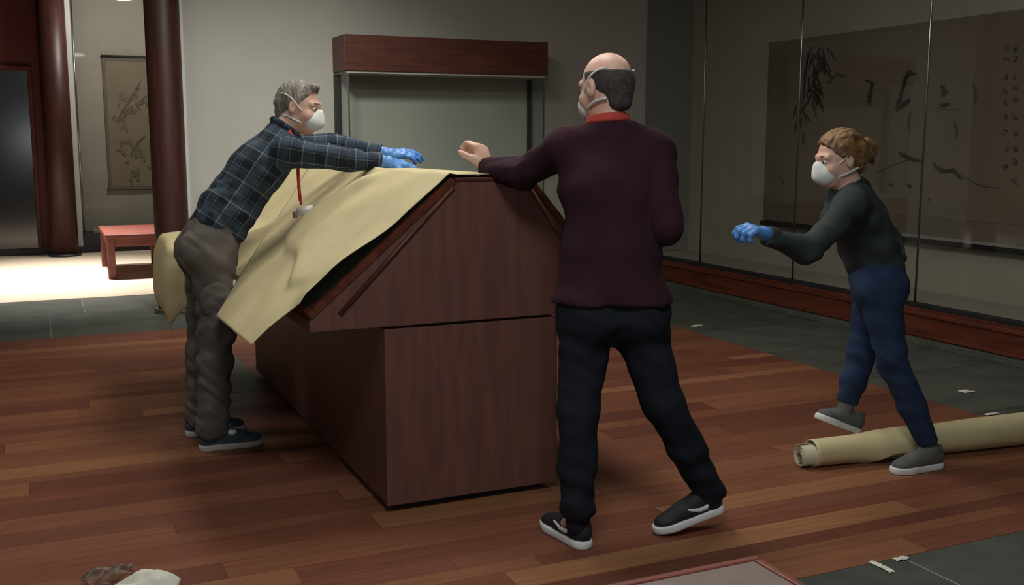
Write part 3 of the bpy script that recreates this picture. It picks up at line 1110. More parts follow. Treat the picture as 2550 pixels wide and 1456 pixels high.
# sheet lying on the near part of the slope; s runs down from the ridge, y along the case
nu, nv = 80, 110
G = np.zeros((nu, nv, 3))
SL = LL
for i in range(nu):
    u = i/(nu-1)                      # 0 = front edge, 1 = far edge
    for j in range(nv):
        v = j/(nv-1)                  # 0 = top, 1 = lower edge
        end = np.interp(u, [0, 0.05, 0.11, 0.17, 1.0], [SL-0.02, SL+0.02, SL+0.10, SL+0.205, SL+0.215])
        s0 = -0.20+0.10*u
        s = s0+(end-s0)*v
        yl = np.interp(s, [-0.2, 0.0, SL, SL+0.21], [6.15, 6.02, 5.02, 4.78])
        y = KY0+0.008+(yl-KY0-0.008)*u
        if s <= 0:
            x, z = T0-s, ZT+0.019
        elif s <= SL:
            x, z = np.array([T0, ZT])-upl*s+nl*0.035
        else:
            q = s-SL                  # stiff paper standing out past the lower rail, drooping a little
            p = np.array([T0, ZT])-upl*SL+nl*0.035
            x = p[0]-upl[0]*q
            z = p[1]-upl[1]*q-0.25*q*q
        t = np.clip(s/SL, 0, 1.3)
        off = 0.0
        # long diagonal buckle running down from the ridge
        c_ = 0.33+0.55*t
        w_ = 0.030+0.03*t
        off += 0.040*math.exp(-((u-c_)/w_)**2)*smooth(t*6)*(1-smooth((t-0.45)/0.4))
        off += 0.014*math.exp(-((u-c_+0.16)/0.09)**2)*smooth(t*3)*(1-smooth((t-0.6)/0.5))
        # front edge lifts in a curl on the lower half
        off += 0.045*math.exp(-(u/0.12)**2)*smooth((t-0.35)/0.4)*(1-0.6*smooth((t-0.9)/0.15))
        # creased dent above the lower rail
        ridge = t-(0.80+0.10*math.sin(7*u)+0.03*math.sin(23*u))
        off += 0.010+0.012*math.tanh(-ridge*30)*math.exp(-((u-0.42)/0.28)**2)*math.exp(-(ridge/0.16)**2)
        off += 0.004*math.sin(9*u+6*t)*smooth(t*3)
        G[i, j] = (x+nl[0]*off, y, z+nl[1]*off)
ps = sheet('kraft_paper_sheet', G[:, ::-1], M['kraft'])
tag(ps, 'tan kraft paper sheet draped over near slope of brown display case', 'paper sheet')

# second sheet, further along, springing away from the case and hanging down behind the man
nu, nv = 40, 90
G = np.zeros((nu, nv, 3))
prof = [(1.58, ZT+0.024), (T0, ZT+0.024), (1.30, 1.175), (1.10, 1.01), (0.93, 0.93), (0.76, 0.912), (0.64, 0.895), (0.605, 0.80),
        (0.60, 0.70), (0.60, 0.56), (0.63, 0.43), (0.67, 0.34)]
pr = np.array(prof)
dd = np.concatenate([[0], np.cumsum(np.linalg.norm(np.diff(pr, axis=0), axis=1))])
for i in range(nu):
    u = i/(nu-1)
    for j in range(nv):
        v = j/(nv-1)
        yy = 4.95+1.53*u
        w = smooth((yy-5.36)/0.22)                 # 0: lies on the slope, 1: springs away and hangs
        ln = dd[-1]*(1.0-0.10*u-0.08*math.exp(-((u-0.35)/0.12)**2))*v
        x = np.interp(ln, dd, pr[:, 0])
        z = np.interp(ln, dd, pr[:, 1])
        hang = smooth((ln-0.75)/0.3)
        x += (0.015*math.sin(7*u+3*v)*hang-0.03*hang*math.sin(3.1*u))
        z += 0.012*math.sin(5*u+9*v)*smooth(ln/0.4)*(1-hang)
        s1 = -0.10+(SL+0.02+0.10)*v                 # on the slope, ending short of the lower rail
        q = np.array([T0-s1, ZT+0.017]) if s1 <= 0 else np.array([T0, ZT])-upl*s1+nl*0.0315
        x, z = q[0]+(x-q[0])*w, q[1]+(z-q[1])*w
        y = yy+0.10*hang*w*(u-0.3)
        G[i, j] = (x, y, z)
for _ in range(2):
    G[:, 1:-1] = 0.25*G[:, :-2]+0.5*G[:, 1:-1]+0.25*G[:, 2:]
pb = sheet('kraft_paper_sheet', G[:, ::-1], M['kraft'])
tag(pb, 'tan kraft paper sheet hanging off far end of case behind the man in plaid', 'paper sheet')

# ================================================================== roll of kraft paper on the floor
RA = np.array([3.03, 3.585, 0.0])
RB = np.array([4.36, 3.42, 0.0])
rd = nrm(RB-RA)
rs = np.array([-rd[1], rd[0], 0])
rl = empty('paper_roll', tuple((RA+RB)/2), 'loosely wound roll of tan kraft paper lying on the wood floor', 'paper roll')


def spiral(r0, r1, turns, n):
    t = np.linspace(0, 1, n)
    a = t*turns*2*math.pi
    r = r0+(r1-r0)*t
    return r, a


def roll_piece(name, xs_, rfun, afun, m, zc, thick=0.0016):
    n = 110
    G_ = np.zeros((len(xs_), n, 3))
    for i, x in enumerate(xs_):
        r, a = rfun(x, n), afun(x, n)
        for j in range(n):
            G_[i, j] = RA+rd*x+rs*(r[j]*math.cos(a[j]))+np.array([0, 0, zc(x)+r[j]*math.sin(a[j])])
    return sheet(name, G_, m, rl, thick)


LEN = np.linalg.norm(RB-RA)
roll_piece('inner_winding', np.linspace(0.0, LEN-0.02, 10), lambda x, n: np.linspace(0.016, 0.050, n), lambda x, n: np.linspace(0, 5.2*2*math.pi, n), M['kraftcore'], lambda x: 0.054)


def flap(x):                          # how far the outer wrap comes down on the camera side
    t = x/LEN
    d = 0.0
    d += 0.85*math.exp(-((t-0.36)/0.10)**2)+0.12*math.sin(30*t)*math.exp(-((t-0.36)/0.12)**2)
    return 1.6*d


def rad(x):
    return 0.058+0.016*smooth(x/LEN)


# camera side of the roll is -rs; angle pi is towards the camera, 3*pi/2 the floor
roll_piece('outer_wrap', np.linspace(0.055, LEN, 60), lambda x, n: rad(x)+(0.004+0.022*min(1.0, flap(x)))*np.linspace(1, 0, n)**2,
           lambda x, n: np.linspace(1.45*math.pi-flap(x), -0.62*math.pi, n), M['kraft'], lambda x: rad(x)+0.005)
roll_piece('core_tube', np.linspace(-0.004, LEN-0.01, 4), lambda x, n: np.full(n, 0.0145), lambda x, n: np.linspace(0, 2*math.pi, n), M['kraftdark'], lambda x: 0.054, 0.002)

# ---- packing scraps in the foreground and crumbs of wrapping on the slate
def crumple(name, cx, cy, ax_, ay_, h, m, label, cat, seed, nx=26, ny=20, rot=0.0):
    r = np.random.default_rng(seed)
    ph = r.uniform(0, 6, 6)
    G_ = np.zeros((nx, ny, 3))
    for i in range(nx):
        for j in range(ny):
            a, b = i/(nx-1)*2-1, j/(ny-1)*2-1
            e = 1+0.12*math.sin(5*math.atan2(b, a+1e-6)+ph[0])
            x, y = a*ax_*e, b*ay_*e
            z = h*(1-0.6*a*a)*(1-0.75*b*b)+0.25*h*math.sin(4*a+ph[1]+2*math.sin(3*b+ph[2]))+0.15*h*math.sin(9*b+ph[3]+3*a)
            ca, sa = math.cos(rot), math.sin(rot)
            G_[i, j] = (cx+x*ca-y*sa, cy+x*sa+y*ca, max(0.002, z)+0.001)
    o = sheet(name, G_, m, None, 0.0012)
    return tag(o, label, cat)


crumple('packing_paper', 0.235, 3.395, 0.105, 0.09, 0.055, M['tissue'], 'crumpled cream packing paper on the floor at the bottom edge', 'packing paper', 3, rot=0.1)
crumple('plastic_film', 0.135, 3.565, 0.085, 0.045, 0.04, M['plastic'], 'crumpled clear plastic film beside the cream packing paper', 'plastic film', 5, rot=0.2)
for (px, py, a_, b_, lb, sd) in ((2195, 1412, 0.012, 0.05, 'small torn white scrap on dark slate near bottom right', 11),
                                 (2245, 1392, 0.03, 0.012, 'tiny cream paper chip by the wood edge at bottom right', 12),
                                 (1735, 812, 0.05, 0.02, 'pale paper scrap on slate strip right of the striding man', 13),
                                 (2405, 975, 0.04, 0.03, 'wad of pale plastic wrap on slate beyond the paper roll', 14),
                                 (2470, 1032, 0.05, 0.012, 'thin white paper shred on slate behind the paper roll', 15)):
    p = onz(px, py)
    crumple('paper_scrap', p[0], p[1], a_, b_, 0.008, M['tissue'], lb, 'scrap', sd, 12, 10)

# ================================================================== people
def frame(c, f, u):
    f = nrm(f)
    u = np.array(u, float)
    u = nrm(u-f*(u@f))
    r = np.cross(f, u)
    return np.array(c, float), r, f, u


class Head:
    def __init__(s, c, f, u, sc=1.0):
        s.c, s.r, s.f, s.u = frame(c, f, u)
        s.s = sc
        s.ax = np.array([s.r, s.f, s.u])

    def p(s, x, y, z):
        return s.c+s.s*(s.r*x+s.f*y+s.u*z)

    def skin(s, S, neck):
        k = s.s
        S.ell(s.p(0, -0.012, 0.034), s.ax, np.array([0.076, 0.097, 0.088])*k, 0.02)
        S.ell(s.p(0, 0.026, -0.035), s.ax, np.array([0.064, 0.068, 0.080])*k, 0.03)
        S.ell(s.p(0, 0.058, -0.094), s.ax, np.array([0.030, 0.026, 0.022])*k, 0.025)
        for sg in (-1, 1):
            S.ell(s.p(sg*0.040, 0.058, -0.028), s.ax, np.array([0.026, 0.026, 0.024])*k, 0.02)
            S.cap(s.p(sg*0.010, 0.090, 0.030), s.p(sg*0.048, 0.072, 0.028), 0.013*k, 0.011*k, 0.015)
            S.ell(s.p(sg*0.032, 0.098, 0.010), s.ax, np.array([0.018, 0.014, 0.011])*k, 0.012, sub=True)
            # ear
            S.ell(s.p(sg*0.080, -0.012, -0.002), np.array([s.r, nrm(s.f*0.97+s.r*sg*-0.25), s.u]), np.array([0.010, 0.019, 0.033])*k, 0.008)
            S.ell(s.p(sg*0.089, -0.006, 0.002), s.ax, np.array([0.006, 0.009, 0.018])*k, 0.006, sub=True)
        S.cap(s.p(0, 0.092, 0.018), s.p(0, 0.112, -0.026), 0.009*k, 0.013*k, 0.014)
        for sg in (-1, 1):
            S.ell(s.p(sg*0.012, 0.102, -0.030), s.ax, np.array([0.009, 0.010, 0.008])*k, 0.008)
        S.cap(s.p(-0.020, 0.088, -0.060), s.p(0.020, 0.088, -0.060), 0.008*k, 0.008*k, 0.012)
        S.cap(s.p(-0.016, 0.086, -0.073), s.p(0.016, 0.086, -0.073), 0.008*k, 0.008*k, 0.012)
        S.cap(s.p(0, -0.022, -0.045), neck, 0.056*k, 0.060, 0.03)

    def eyes(s, body):
        for sg in (-1, 1):
            S = SDF(0.0022)
            S.ell(s.p(sg*0.032, 0.0800, 0.009), s.ax, np.array([0.0125, 0.012, 0.008])*s.s, 0.001)
            e = S.mesh('eye', M['eyew'], body)
            S = SDF(0.0015)
            S.ell(s.p(sg*0.032, 0.0905, 0.008), s.ax, np.array([0.0075, 0.0035, 0.0065])*s.s, 0.001)
            S.mesh('iris', M['eyed'], body)

    def mask(s, person, shape=(0.056, 0.050, 0.052), m='mask', straps=True, back=True):
        S = SDF(0.003)
        S.ell(s.p(0, 0.070, -0.048), s.ax, np.array(shape)*s.s, 0.01)
        S.cap(s.p(0, 0.100, -0.008), s.p(0, 0.112, -0.052), 0.020*s.s, 0.018*s.s, 0.03)
        S.ell(s.p(0, 0.018, -0.045), s.ax, np.array([0.064, 0.060, 0.075])*s.s, 0.006, sub=True)
        S.cut(s.p(0, 0.042, -0.05), -s.f, 0.15)
        mk = S.mesh('face_mask', M[m], person)
        if straps:
            for z0, z1, yb in ((-0.022, 0.055, -0.112), (-0.070, -0.045, -0.088)):
                pts = []
                for t in np.linspace(-1, 1, 33):
                    an = t*math.pi*0.72
                    fy = math.cos(an)
                    x = 0.083*math.sin(an)*(1.0 if z1 > 0 else 0.86)
                    y = -0.012+(0.075 if fy > 0 else -(yb+0.008))*fy*(1 if fy > 0 else 1.0)
                    zz = z0+(z1-z0)*smooth((1-fy)/2*1.3)
                    pts.append(s.p(x, y if fy > 0 else -0.012+(-yb-0.006)*fy, zz))
                tube('mask_strap', pts, 0.0042 if z1 > 0 else 0.005, M['strap'], mk, 6)
        return mk


def hand(S, w, d, nb, thumb, curl=0.5, sc=1.0, g=0.0, spread=0.10, k=0.006):
    """palm and five fingers: w wrist, d towards the knuckles, nb back of the hand, thumb = side of the thumb (+1/-1)"""
    d = nrm(d)
    nb = nrm(np.array(nb)-d*(np.array(nb)@d))
    sd = np.cross(d, nb)*thumb              # towards the thumb
    w = np.array(w, float)
    Kn = []
    for i, (o, L) in enumerate(((0.030, 0.088), (0.010, 0.092), (-0.010, 0.088), (-0.028, 0.080))):
        kn = w+d*L*sc+sd*o*sc
        Kn.append(kn)
        S.cap(w+sd*o*0.6*sc+d*0.012*sc, kn, 0.016*sc+g, 0.0115*sc+g, 0.014)
    S.ell(w+d*0.045*sc-nb*0.004*sc, np.array([d, sd, nb]), np.array([0.048, 0.036, 0.015])*sc+g, 0.012)
    lens = ((0.042, 0.026, 0.020), (0.046, 0.030, 0.021), (0.043, 0.028, 0.020), (0.034, 0.021, 0.018))
    for i, kn in enumerate(Kn):
        p = kn
        an = 0.0
        lat_ = (1.5-i)*spread
        cc = curl*(0.9+0.08*i)
        for j, L in enumerate(lens[i]):
            an += cc*(0.75 if j == 0 else 1.0)
            dr_ = nrm(d*math.cos(an)-nb*math.sin(an)+sd*lat_*(1 if j == 0 else 0.6))
            q = p+dr_*L*sc
            S.cap(p, q, (0.0098-0.0008*j)*sc+g, (0.0092-0.0010*j)*sc+g, k)
            p = q
    # thumb
    p = w+d*0.022*sc+sd*0.022*sc-nb*0.004*sc
    q = p+nrm(d*0.62+sd*0.72-nb*0.25)*0.042*sc
    S.cap(p, q, 0.0165*sc+g, 0.0125*sc+g, 0.012)
    q2 = q+nrm(d*0.86+sd*0.30-nb*(0.25+0.5*curl))*0.033*sc
    S.cap(q, q2, 0.0115*sc+g, 0.0105*sc+g, k)
    S.cap(q2, q2+nrm(d*0.92+sd*0.02-nb*(0.2+0.6*curl))*0.025*sc, 0.0105*sc+g, 0.0085*sc+g, k)


def shoe(person, heel, fwd, up_, L, m, msole, opening=None, extra=None, lace=True):
    """heel = point on the ground line at the back of the shoe"""
    c, r, f, u = frame(heel, fwd, up_)
    P = lambda x, y, z: c+r*x+f*y*L/0.29+u*z
    ax = np.array([r, f, u])
    S = SDF(0.0035)
    S.ell(P(0, 0.062, 0.050), ax, (0.037, 0.058, 0.040), 0.02)
    S.cap(P(0, 0.040, 0.060), P(0, 0.050, 0.095), 0.036, 0.037, 0.02)
    S.ell(P(0, 0.150, 0.045), ax, (0.042, 0.085, 0.036), 0.025)
    S.cap(P(0, 0.085, 0.085), P(0, 0.175, 0.052), 0.028, 0.024, 0.03)
    S.ell(P(0, 0.228, 0.036), ax, (0.041, 0.054, 0.027), 0.02)
    S.cut(P(0, 0.15, 0.022), -u, 0.3)
    S.cut(P(0, 0.05, 0.108), nrm(u+f*0.10), 0.075)
    S.cap(P(0, 0.045, 0.085), P(0, 0.055, 0.16), 0.029, 0.031, 0.004, sub=True)
    sh = S.mesh('shoe', M[m], person)
    S = SDF(0.0035)
    S.cap(P(0, 0.040, 0.014), P(0, 0.205, 0.014), 0.041, 0.047, 0.02)
    S.ell(P(0, 0.225, 0.016), ax, (0.047, 0.068, 0.05), 0.02)
    S.cut(P(0, 0.15, 0.030), u, 0.3)
    S.cut(P(0, 0.15, 0.0), -u, 0.3)
    S.mesh('sole', M[msole], sh)
    if lace:
        for i in range(3):
            y = 0.125+0.022*i
            z = 0.1045-0.42*(y-0.085)
            pts = [P(-0.024, y, z-0.012), P(-0.010, y+0.003, z+0.001), P(0.010, y+0.003, z+0.001), P(0.024, y, z-0.012)]
            tube('lace', pts, 0.003, M['strap'], sh, 6)
    if extra:
        extra(P, sh, ax)
    return sh


def limbs(S, chain, k=0.02):
    for (a, ra), (b, rb) in zip(chain[:-1], chain[1:]):
        S.cap(a, b, ra, rb, k)


def torso(S, J, g, lat, sc=1.0, k=0.05, belly=1.0):
    S.cap(J['pel'], J['waist'], 0.118*sc+g, 0.112*sc*belly+g, k, lat, 1.30)
    S.cap(J['waist'], J['chest'], 0.112*sc*belly+g, 0.122*sc+g, k, lat, 1.30)
    S.cap(J['chest'], J['neck']+(J['chest']-J['neck'])*0.28, 0.118*sc+g, 0.085*sc+g, k, lat, 1.45)
    for q in ('l', 'r'):
        S.cap(J['neck']+(J['chest']-J['neck'])*0.10, J['sh_'+q], 0.058*sc+g, 0.062*sc+g, 0.04)
        S.cap(J['chest'], J['sh_'+q], 0.085*sc+g, 0.060*sc+g, 0.05)


def hips(S, J, g, sc=1.0, back=None):
    S.cap(J['hip_l'], J['hip_r'], 0.108*sc+g, 0.108*sc+g, 0.04)
    S.cap(J['pel'], (J['hip_l']+J['hip_r'])/2, 0.112*sc+g, 0.112*sc+g, 0.05, J['hip_l']-J['hip_r'], 1.3)
    if back is not None:
        for q in ('l', 'r'):
            S.ell(J['hip_'+q]+back*0.055*sc+np.array([0, 0, -0.01]), np.eye(3), np.array([0.095, 0.095, 0.10])*sc+g, 0.05)


def vmask(p, R):
    p = np.array(p)
    return lambda x, y, z: np.exp(-((x-p[0])**2+(y-p[1])**2+(z-p[2])**2)/(R*R))


# ------------------------------------------------------------------ the man in the plaid shirt
def man_plaid():
    J = dict(
        an_r=np.array([0.675, 4.95, 0.095]), kn_r=np.array([0.715, 4.96, 0.50]), hip_r=np.array([0.715, 5.00, 0.93]),
        an_l=np.array([0.655, 5.22, 0.095]), kn_l=np.array([0.700, 5.22, 0.50]), hip_l=np.array([0.725, 5.18, 0.93]),
        pel=np.array([0.735, 5.09, 1.00]), waist=np.array([0.800, 5.09, 1.10]), chest=np.array([0.955, 5.085, 1.31]),
        neck=np.array([1.075, 5.08, 1.475]),
        sh_r=np.array([1.075, 4.91, 1.400]), el_r=np.array([1.30, 4.84, 1.362]), wr_r=np.array([1.515, 4.80, 1.345]),
        sh_l=np.array([1.10, 5.25, 1.42]), el_l=np.array([1.36, 5.18, 1.42]), wr_l=np.array([1.60, 5.06, 1.38]))
    P = empty('person', (0.70, 5.08, 0), 'person in dark plaid shirt and white mask leaning over the case', 'person')
    H = Head((1.168, 5.075, 1.600), (0.86, -0.50, -0.17), (0.20, -0.05, 1.0))
    lat = (0, 1, 0)
    bk = nrm((-1, 0, 0.1))
    g = -0.014
    S = SDF(0.006)
    torso(S, J, g, lat)
    hips(S, J, g, back=bk)
    for q in 'lr':
        limbs(S, [(J['hip_'+q], 0.088), (J['kn_'+q], 0.056), (J['an_'+q], 0.040)])
        S.cap(J['an_'+q]+(0, 0, -0.03), J['an_'+q]+(0.13, 0, -0.055), 0.032, 0.026)
        limbs(S, [(J['sh_'+q], 0.052), (J['el_'+q], 0.040), (J['wr_'+q], 0.028)])
    for q, nb, th, cu in (('r', (0.1, -0.25, 0.95), 1, 0.30), ('l', (-0.35, -0.25, 0.9), -1, 0.35)):
        d = (0.97, 0.02, -0.10) if q == 'r' else (0.85, -0.30, 0.05)
        hand(S, J['wr_'+q], d, nb, th, cu, 1.0, -0.002)
    H.skin(S, J['neck'])
    body = S.mesh('body', M['skin'], P)
    H.eyes(body)
    # brows and hair
    for sg in (-1, 1):
        tube('eyebrow', [H.p(sg*0.012, 0.0985, 0.034), H.p(sg*0.032, 0.0930, 0.038), H.p(sg*0.050, 0.079, 0.033)], [0.004, 0.005, 0.003], M['hairgrey'], body, 6)
    S = SDF(0.0035)
    S.ell(H.p(0, -0.018, 0.040), H.ax, (0.083, 0.104, 0.094), 0.01)
    S.cap(H.p(-0.030, 0.058, 0.112), H.p(0.035, 0.064, 0.110), 0.018, 0.016, 0.03)
    S.cap(H.p(0, -0.08, 0.01), H.p(0, -0.075, -0.045), 0.045, 0.035, 0.02, H.r, 1.4)
    nf, nu_ = H.f, H.u

    def hairline(X, Y, Z):
        y = (X-H.c[0])*H.f[0]+(Y-H.c[1])*H.f[1]+(Z-H.c[2])*H.f[2]
        z = (X-H.c[0])*H.u[0]+(Y-H.c[1])*H.u[1]+(Z-H.c[2])*H.u[2]
        a = 0.80*(y-0.066)-0.60*(z-0.088)            # forehead to sideburn
        b = np.minimum(-z-0.018, (y+0.030))*1.0       # nothing below the ears except the nape
        return np.maximum(a, b)
    S.fnmax(hairline, H.c-0.3, H.c+0.3)
    S.disp(wrinkle(0.0022, 260, H.f, H.r))
    S.mesh('hair', M['hairgrey'], P)
    H.mask(P)
    # shirt
    S = SDF(0.0065)
    J2 = dict(J)
    J2['pel'] = J['pel']+np.array([0.015, 0, 0.03])
    torso(S, J2, 0.004, lat, belly=1.08)
    S.cap(J['neck'], J['neck']+(H.c-J['neck'])*0.30, 0.070, 0.064, 0.02)
    for q in 'lr':
        limbs(S, [(J['sh_'+q], 0.070), (J['el_'+q], 0.056), (J['wr_'+q]+(J['el_'+q]-J['wr_'+q])*0.10, 0.044)])
    hem = nrm(J['waist']-J['pel'])
    S.cut(J['pel']+hem*0.005, nrm((-0.45, 0, -1)), 0.30)
    nd = nrm(H.c-J['neck'])
    S.cut(J['neck']+nd*0.045, nd, 0.085)
    for q in 'lr':
        wd = nrm(J['wr_'+q]-J['el_'+q])
        S.cut(J['wr_'+q]-wd*0.030, wd, 0.07)
    S.disp(wrinkle(0.0045, 42, (0.5, 0.2, -0.8), (0.8, 0.3, 0.5), seed=1.0))
    S.disp(wrinkle(0.004, 70, (0.9, 0, 0.3), (0, 1, 0.6), vmask(J['pel']+(0.02, -0.05, 0.1), 0.22), 2.0))
    bones = [(J['pel'], J['chest'], 0.15, (0, -1, 0)), (J['chest'], J['neck'], 0.15, (0, -1, 0))]
    for q in 'lr':
        bones += [(J['sh_'+q], J['el_'+q], 0.062, (0, -1, 0.3)), (J['el_'+q], J['wr_'+q], 0.05, (0, -1, 0.3))]
    sh = S.mesh('shirt', M['plaid'], P, bones)
    S = SDF(0.004)
    cpts = []
    side = nrm(np.cross(nd, (0, 1, 0)))
    for t in np.linspace(0, 2*math.pi, 25):
        cpts.append(J['neck']+nd*0.038+0.072*(side*math.cos(t)+np.array([0, 1, 0])*math.sin(t)))
    for a, b in zip(cpts[:-1], cpts[1:]):
        S.cap(a, b, 0.014, 0.014, 0.004)
    S.mesh('collar', M['plaid'], sh, bones)
    for q in 'lr':
        wd = nrm(J['wr_'+q]-J['el_'+q])
        S = SDF(0.0045)
        S.cap(J['wr_'+q]-wd*0.085, J['wr_'+q]-wd*0.035, 0.047, 0.044, 0.005)
        S.cut(J['wr_'+q]-wd*0.030, wd, 0.06)
        S.cut(J['wr_'+q]-wd*0.090, -wd, 0.06)
        S.mesh('cuff', M['plaid'], sh, bones)
    # trousers
    S = SDF(0.0065)
    hips(S, J, 0.006, back=bk)
    S.cap(J['pel'], J['pel']+(J['waist']-J['pel'])*0.35, 0.120, 0.118, 0.04, lat, 1.30)
    for q in 'lr':
        limbs(S, [(J['hip_'+q], 0.108), (J['kn_'+q]+(0.005, 0, 0.06), 0.083), (J['kn_'+q]+(-0.01, 0, -0.08), 0.078), (J['an_'+q]+(0.008, 0, 0.0), 0.076)], 0.03)
        S.cut(J['an_'+q]+(0, 0, -0.035), (-0.15, 0, -1), 0.10)
    S.cut(J['pel']+hem*0.075, hem, 0.24)
    S.disp(wrinkle(0.0040, 62, (0.55, 0.2, 1), (1, -0.8, 0.6), lambda x, y, z: 0.35+np.exp(-((z-0.20)/0.18)**2), 3.0))
    S.disp(wrinkle(0.0030, 33, (-0.7, 0.3, 1), (0.6, 1, 0.3), None, 7.0))
    S.disp(wrinkle(0.0040, 48, (-0.5, 0, 1), (1, 0.6, 0), lambda x, y, z: np.exp(-((z-0.60)/0.16)**2), 4.0))
    S.disp(wrinkle(0.0050, 40, (0.8, 0, 0.6), (0.3, 1, 0), lambda x, y, z: np.exp(-((z-0.86)/0.12)**2), 5.0))
    tr = S.mesh('trousers', M['cargo'], P)
    # cargo pocket, belt
    S = SDF(0.005)
    S.ell(J['hip_r']+(0.0, -0.105, -0.21), np.eye(3), (0.075, 0.022, 0.085), 0.01)
    S.disp(wrinkle(0.002, 70))
    S.mesh('cargo_pocket', M['cargo'], tr)
    S = SDF(0.005)
    S.cap(J['pel']+hem*0.045, J['pel']+hem*0.070, 0.122, 0.122, 0.005, lat, 1.30)
    S.cut(J['pel']+hem*0.085, hem, 0.24)
    S.cut(J['pel']+hem*0.045, -hem, 0.24)
    S.mesh('belt', M['belt'], tr)

    def patch(Pf, s_, ax):
        S = SDF(0.002)
        S.ell(Pf(0.024, 0.148, 0.080), np.array([nrm(ax[0]*0.8-ax[2]*0.6), nrm(ax[1]*0.9-ax[2]*0.4), nrm(ax[2]*0.8+ax[0]*0.6+ax[1]*0.3)]), (0.015, 0.024, 0.011), 0.002)
        S.mesh('tongue_patch', M['reflect'], s_)
    shoe(P, (0.612, 4.95, 0), (1, 0.0, 0), (0, 0, 1), 0.305, 'shoeblue', 'solegrey', extra=patch, lace=False)
    shoe(P, (0.585, 5.225, 0), (1, 0.08, 0), (0, 0, 1), 0.305, 'shoeblue', 'solegrey', lace=False)
    # gloves
    for q, nb, th, cu in (('r', (0.1, -0.25, 0.95), 1, 0.30), ('l', (-0.35, -0.25, 0.9), -1, 0.35)):
        d = (0.97, 0.02, -0.10) if q == 'r' else (0.85, -0.30, 0.05)
        S = SDF(0.003)
        hand(S, J['wr_'+q], d, nb, th, cu, 1.0, 0.0022)
        wd = nrm(J['wr_'+q]-J['el_'+q])
        S.cap(J['wr_'+q]-wd*0.035, J['wr_'+q]+wd*0.01, 0.036, 0.031, 0.015)
        S.cut(J['wr_'+q]-wd*0.050, -wd, 0.06)
        S.disp(wrinkle(0.0010, 180, d, nb))
        S.mesh('glove', M['glove'], P)
    # lanyard hanging straight down from the neck with a card
    z0 = J['neck']+np.array([0.045, -0.055, 0.0])
    ly = tube('lanyard', [J['neck']+(0.02, -0.09, 0.02), J['neck']+(0.055, -0.13, -0.06), (1.125, 4.955, 1.30), (1.128, 4.955, 1.21), (1.132, 4.955, 1.165)],
              0.008, M['lanyard'], P, 8, ((0.9, -0.4, 0), 0.0025))
    tube('lanyard_clip', [(1.132, 4.955, 1.172), (1.135, 4.95, 1.145)], 0.006, M['redcollar'], ly)
    c = np.array([1.150, 4.95, 1.118])
    a, b = nrm((0.85, -0.30, 0.20)), nrm((0.1, 0.55, 0.5))
    q = [c+a*sx*0.040+b*sy*0.027 for sx, sy in ((-1, -1), (1, -1), (1, 1), (-1, 1))]
    G_ = np.array([[q[0], q[3]], [q[1], q[2]]])
    sheet('badge', G_, M['badge'], ly, 0.003)
    c2 = c-a*0.047-b*0.012
    q = [c2+a*sx*0.012+b*sy*0.02 for sx, sy in ((-1, -1), (1, -1), (1, 1), (-1, 1))]
    sheet('badge_holder', np.array([[q[0], q[3]], [q[1], q[2]]]), M['badgered'], ly, 0.003)


